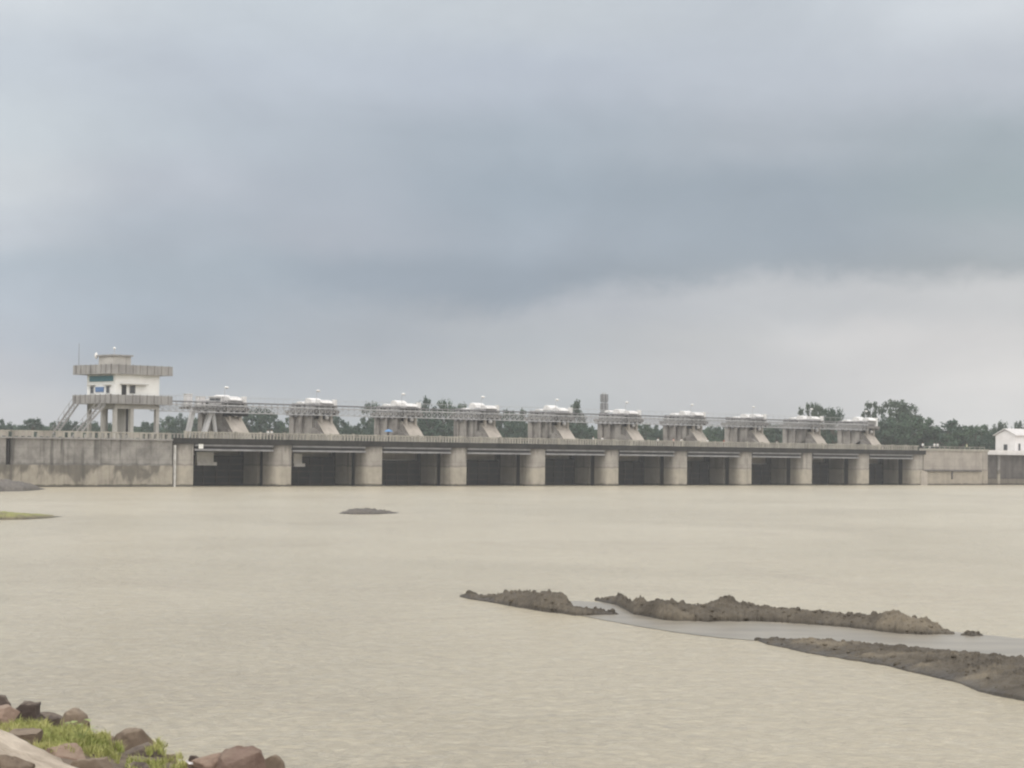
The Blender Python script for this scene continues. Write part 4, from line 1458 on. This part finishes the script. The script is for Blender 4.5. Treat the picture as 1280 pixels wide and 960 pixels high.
# ------------------------------------------------------------------ trees
def crown_mesh(seed, form):
    """unit tree: height 1, trunk base at z=0; returns crown mesh and trunk mesh (leaf size set for a 12 m tree)"""
    r = random.Random(seed)
    cr, tk = MB(), MB()
    fm = {'round': dict(rx=0.46, zc=0.60, rz=0.40, nb=46, leaf=.034, sp=.10, n=60),
          'dense': dict(rx=0.52, zc=0.52, rz=0.48, nb=60, leaf=.034, sp=.11, n=62),
          'airy': dict(rx=0.42, zc=0.68, rz=0.32, nb=26, leaf=.028, sp=.085, n=48),
          'slim': dict(rx=0.20, zc=0.60, rz=0.40, nb=20, leaf=.032, sp=.07, n=50),
          'spread': dict(rx=0.52, zc=0.62, rz=0.38, nb=46, leaf=.026, sp=.085, n=72),
          'peak': dict(rx=0.48, zc=0.50, rz=0.50, nb=52, leaf=.034, sp=.09, n=60)}[form]
    tk.tube((0, 0, -0.02), (0.01, 0, 0.35), 0.026, 0.018, 7)
    tk.tube((0.01, 0, 0.35), (0.0, 0.01, 0.72), 0.018, 0.008, 6)
    bumps = [(Vector((r.gauss(0, 1), r.gauss(0, 1), r.gauss(0.3, 1))).normalized(), r.uniform(-0.30, 0.22)) for _ in range(9)]
    for k in range(fm['nb']):
        d = Vector((r.gauss(0, 1), r.gauss(0, 1), r.gauss(0.15, 1))).normalized()
        g_ = 1.0
        for bd, amp in bumps:
            g_ += amp * max(0.0, d.dot(bd)) ** 5
        sh_ = r.uniform(0.35, 1.0) ** 0.5 * g_
        wz = fm['rx']
        if form == 'peak':
            wz *= 1.0 - 0.75 * max(0.0, d.z)
        if form == 'slim':
            wz *= 0.7 + 0.6 * abs(math.sin(d.z * 4.0 + seed))
        c = Vector((d.x * wz * sh_, d.y * wz * sh_, fm['zc'] + d.z * fm['rz'] * sh_))
        if c.z < 0.03:
            c.z = 0.05
        if k % 3 == 0:
            tk.tube((0, 0, min(c.z, 0.25 + 0.25 * r.random())), c, 0.009, 0.003, 5)
        sp_ = fm['sp'] * r.uniform(0.55, 1.2)
        for q in range(fm['n']):
            d = Vector((r.gauss(0, 1), r.gauss(0, 1), r.gauss(0, 0.8)))
            if d.length > 2.0:
                continue
            pp = c + d * sp_ * 0.62
            nrm = (d.normalized() + Vector((r.gauss(0, .6), r.gauss(0, .6), r.gauss(0, .6) + 0.35))).normalized()
            u = nrm.orthogonal().normalized()
            w = nrm.cross(u)
            an_ = r.uniform(0, PI)
            uu = (u * math.cos(an_) + w * math.sin(an_)) * fm['leaf'] * r.uniform(0.6, 1.3)
            ww = (w * math.cos(an_) - u * math.sin(an_)) * fm['leaf'] * r.uniform(0.4, 0.9)
            cr._add([pp - uu, pp - ww * 0.9, pp + uu * 0.9, pp + ww], [(0, 1, 2, 3)])
    zs = sorted(p_[2] for p_ in cr.v)
    k_ = 1.0 / zs[int(len(zs) * 0.992)]
    rs = sorted(abs(p_[0]) for p_ in cr.v)
    kx = 0.5 / rs[int(len(rs) * 0.985)]
    cr.v = [(p_[0] * kx, p_[1] * kx, max(0.0, p_[2] * k_)) for p_ in cr.v]
    tk.v = [(p_[0] * kx, p_[1] * kx, p_[2] * k_) for p_ in tk.v]
    me = bpy.data.meshes.new('crown')
    me.from_pydata(cr.v, [], cr.f)
    return me, tk.mesh('trunk')


PROT = {}
for fi, form in enumerate(['round', 'dense', 'airy', 'slim', 'spread', 'peak']):
    for v in range(3):
        PROT[(form, v)] = crown_mesh(100 * fi + v * 7 + 3, form)
_mat_cache = {}


def tree(px, top, wpx, dist, form, leaf, label, vi, cat='tree'):
    d = ray(px, top)
    tp = EYE + d * (dist / d.y)
    zb = 4.95
    h = tp.z - zb
    # width of the unit tree
    uw = 0.95
    wm = wpx * dist / F
    root = tag(empty('tree', (tp.x, tp.y, zb), random.uniform(0, 6.28)), label, cat, 'trees behind the dam')
    root.scale = (wm / uw, wm / uw, h)
    cme, tme = PROT[(form, vi % 3)]
    key = (form, vi % 3, leaf)
    if key not in _mat_cache:
        c2 = cme.copy()
        c2.materials.append(M[leaf])
        t2 = tme.copy()
        t2.materials.append(M['bark'])
        _mat_cache[key] = (c2, t2)
    c2, t2 = _mat_cache[key]
    for nm, mm in (('crown', c2), ('trunk', t2)):
        o = bpy.data.objects.new(nm, mm)
        col.objects.link(o)
        o.parent = root
    return root


TREES = [
    (3, 525, 26, 640, 'round', 'leaf_dark', 'dark round tree at the far left edge behind the old wall'),
    (15, 531, 14, 650, 'slim', 'leaf', 'thin small tree next to the far left edge tree'),
    (40, 524, 40, 640, 'dense', 'leaf_dark', 'bushy dark tree left of the outside stairs'),
    (62, 528, 28, 640, 'round', 'leaf', 'lower round tree at the foot of the outside stairs'),
    (86, 525, 34, 640, 'dense', 'leaf_dark', 'bushy tree seen through the tower stair flights'),
    (110, 529, 32, 640, 'round', 'leaf', 'round tree behind the leftmost tower column'),
    (128, 524, 28, 640, 'round', 'leaf_dark', 'taller dark tree between the left tower columns'),
    (150, 528, 30, 640, 'dense', 'leaf', 'bushy tree behind the middle tower columns'),
    (185, 528, 30, 640, 'dense', 'leaf_dark', 'dark tree behind the right tower columns'),
    (206, 521, 32, 640, 'round', 'leaf', 'round tree just right of the control tower'),
    (226, 519, 34, 640, 'dense', 'leaf_dark', 'wide dark tree under the tower walkway'),
    (246, 523, 28, 640, 'round', 'leaf', 'tree seen between the white raking struts'),
    (304, 515, 28, 600, 'airy', 'leaf_grey', 'airy grey green tree behind the first sloped buttress'),
    (322, 511, 40, 600, 'round', 'leaf_dark', 'tall rounded tree right of the first sloped pier'),
    (338, 516, 36, 600, 'dense', 'leaf_dark', 'dense dark tree midway between first and second piers'),
    (358, 522, 34, 600, 'round', 'leaf', 'lower tree against the left side of the second pier'),
    (422, 519, 36, 580, 'dense', 'leaf_dark', 'dark tree hugging the second sloped buttress'),
    (440, 532, 26, 600, 'round', 'leaf', 'low tree in the dip between second and third piers'),
    (458, 528, 30, 580, 'dense', 'leaf_dark', 'dark bush left of the third sloped pier'),
    (463, 503, 22, 590, 'airy', 'leaf_grey', 'tall sparse tree rising above the walkway left of third hoist'),
    (475, 505, 24, 590, 'airy', 'leaf', 'tall airy tree directly behind the third hoist'),
    (536, 498.5, 32, 580, 'round', 'leaf_dark', 'tallest flat topped tree between third and fourth hoists'),
    (556, 501, 26, 580, 'round', 'leaf', 'round topped tree right of the tallest one near fourth hoist'),
    (574, 506, 34, 580, 'dense', 'leaf', 'broad tree reaching the fourth hoist from the left'),
    (540, 517, 44, 570, 'dense', 'leaf_dark', 'dense dark undertree between third and fourth piers'),
    (612, 517, 28, 580, 'round', 'leaf', 'round tree close to the right of the fourth hoist'),
    (634, 514, 32, 580, 'dense', 'leaf_dark', 'dark bushy tree between the fourth and fifth hoists'),
    (655, 513, 30, 580, 'round', 'leaf', 'round tree close to the left of the fifth hoist'),
    (645, 527, 36, 570, 'dense', 'leaf_dark', 'low dense bush tree under the walkway before fifth pier'),
    (719, 504, 36, 580, 'peak', 'leaf_grey', 'peaked grey green tree right of the fifth hoist'),
    (716, 522, 40, 570, 'dense', 'leaf_dark', 'dense dark tree under the peaked one'),
    (738, 531, 28, 580, 'dense', 'leaf', 'low tree right of the dense one before the sixth pier'),
    (806, 531, 34, 600, 'dense', 'leaf', 'low bushy tree right of the sixth sloped buttress'),
    (826, 529, 30, 600, 'dense', 'leaf_dark', 'low dark tree left of the seventh pier'),
    (884, 533, 30, 600, 'dense', 'leaf', 'low tree right of the seventh sloped buttress'),
    (902, 534, 26, 600, 'round', 'leaf_dark', 'low dark tree left of the eighth pier'),
    (952, 528, 30, 600, 'dense', 'leaf', 'wide low tree right of the eighth sloped buttress'),
    (970, 531, 28, 600, 'round', 'leaf_dark', 'dark low tree left of the ninth pier'),
    (1015, 505, 26, 560, 'round', 'leaf_grey', 'airy tree above the ninth hoist with open crown'),
    (1030, 509, 26, 565, 'round', 'leaf_grey', 'grey green tree between the airy one and dark dome'),
    (1041, 511, 34, 540, 'round', 'leaf_dark', 'dark dome shaped tree left of the last hoist'),
    (1088, 503, 19, 570, 'slim', 'leaf_grey', 'slender tree with a tufted top right of last hoist'),
    (1084, 522, 30, 560, 'dense', 'leaf_dark', 'dark bushy tree below the slender tufted one'),
    (1104, 521, 38, 565, 'dense', 'leaf_dark', 'dense tree filling the gap left of the largest tree'),
    (1122, 502, 46, 570, 'round', 'leaf_grey', 'left half of the largest twin crowned tree at right'),
    (1143, 508, 46, 572, 'spread', 'leaf_grey', 'spreading tree with side branches, right of the twin crown'),
    (1128, 519, 58, 562, 'dense', 'leaf', 'broad green tree below the largest crowns'),
    (1152, 523, 50, 560, 'dense', 'leaf', 'bushy green tree right of the broad one'),
    (1182, 526, 54, 556, 'round', 'leaf_dark', 'very dark rounded tree in the middle of right grove'),
    (1203, 536, 34, 552, 'dense', 'leaf', 'small green tree right of the very dark one'),
    (1220, 532, 46, 556, 'round', 'leaf', 'round lighter tree left of the white building'),
    (1234, 540, 34, 548, 'dense', 'leaf_dark', 'low dark tree next to the white building'),
    (1251, 528, 26, 575, 'round', 'leaf_grey', 'grey green tree top behind the white gable'),
    (1273, 527, 14, 585, 'round', 'leaf_dark', 'small tree top over the white building roof'),
    (1300, 525, 40, 590, 'dense', 'leaf_dark', 'bushy tree behind the white building past its gable'),
]
for k, (px, top, w, dist, form, leaf, lb) in enumerate(TREES):
    tree(px, top, w, dist, form, leaf, lb, k)

# far wood on the horizon: one mass
r = random.Random(77)
vs, fs = [], []
for k in range(30000):
    px = r.uniform(-160, 1420)
    dist = r.uniform(660, 740)
    env = 538 + (px - 640) * 0.006 + 4.0 * noise.noise(Vector((px * 0.018, 3.1, 0))) + 2.5 * noise.noise(Vector((px * 0.07, 8.1, 0)))
    pt = at(px, env, dist)
    z = 5 + (pt.z - 5) * (1 - r.random() ** 1.7)
    c = Vector((pt.x, pt.y, z))
    nrm = Vector((r.gauss(0, 1), r.gauss(0, 1) - 0.5, r.gauss(0, 1) + 0.6)).normalized()
    u = nrm.orthogonal().normalized() * r.uniform(0.5, 1.1)
    w = nrm.cross(u).normalized() * r.uniform(0.4, 0.9)
    b0 = len(vs)
    vs += [tuple(c - u), tuple(c - w), tuple(c + u), tuple(c + w)]
    fs.append((b0, b0 + 1, b0 + 2, b0 + 3))
me = bpy.data.meshes.new('far_wood')
me.from_pydata(vs, [], fs)
tag(obj('far_wood', me, M['leaf_dark']), 'low far wood along the horizon behind the dam', kind='stuff')

# distant mast
mp = at(755, 520, 900)
ms = tag(empty('telecom_mast', (mp.x, mp.y, 4.95), R(20)), 'hazy grey mast far behind the sixth hoist', 'mast')
hz = at(755, 491, 900).z - 4.95
la = MB()
for k in range(12):
    za, zb_ = hz * k / 12, hz * (k + 1) / 12
    ra_, rb2 = 1.7 - 0.9 * k / 12, 1.7 - 0.9 * (k + 1) / 12
    for q in range(4):
        a0, a1 = PI / 4 + PI / 2 * q, PI / 4 + PI / 2 * (q + 1)
        A = Vector((ra_ * math.cos(a0), ra_ * math.sin(a0), za))
        B = Vector((rb2 * math.cos(a0), rb2 * math.sin(a0), zb_))
        C = Vector((rb2 * math.cos(a1), rb2 * math.sin(a1), zb_))
        la.bar(A, B, 0.22)
        la.bar(A, C, 0.14)
        la.bar(B, C, 0.14)
la.build('lattice', M['pale_steel'], ms)  # lattice colour kept pale to stand in for distance haze
for zz in (hz - 0.6, hz - 4.2, hz - 7.6):
    pn = MB()
    for q in range(6):
        a = q * PI / 3
        x_, y_ = 1.2 * math.cos(a), 1.2 * math.sin(a)
        pn.box(x_ - 0.42, x_ + 0.42, y_ - 0.42, y_ + 0.42, zz - 2.6, zz)
    pn.box(-1.2, 1.2, -1.2, 1.2, zz - 3.2, zz - 2.61)
    pn.build('antenna_panels', M['grey_steel'], ms)

# ------------------------------------------------------------------ haze
hm = bpy.data.materials.new('haze_air')
hm.use_nodes = True
hm.node_tree.nodes.clear()
ht = NT(hm.node_tree)
ou = ht.n('ShaderNodeOutputMaterial')
pv = ht.n('ShaderNodeVolumePrincipled')
pv.inputs['Color'].default_value = (0.86, 0.90, 0.95, 1)
pv.inputs['Density'].default_value = 0.00023
pv.inputs['Anisotropy'].default_value = 0.0
ht.link(pv.outputs[0], ou.inputs['Volume'])
hb = MB().box(-1500, 1500, -400, 1500, -2.6, 46).build('haze', hm)
tag(hb, 'thin pale haze over water and dam', kind='stuff')

# ------------------------------------------------------------------ render settings
vs_ = scene.view_settings
vs_.view_transform = 'Standard'
vs_.look = 'None'
vs_.exposure = 0.0
vs_.gamma = 1.0
scene.render.engine = 'CYCLES'
cy = scene.cycles
cy.use_denoising = True
cy.max_bounces = 5
cy.diffuse_bounces = 3
cy.glossy_bounces = 2
cy.volume_bounces = 1
cy.transmission_bounces = 2
cy.caustics_reflective = False
cy.caustics_refractive = False
cy.filter_width = 2.2
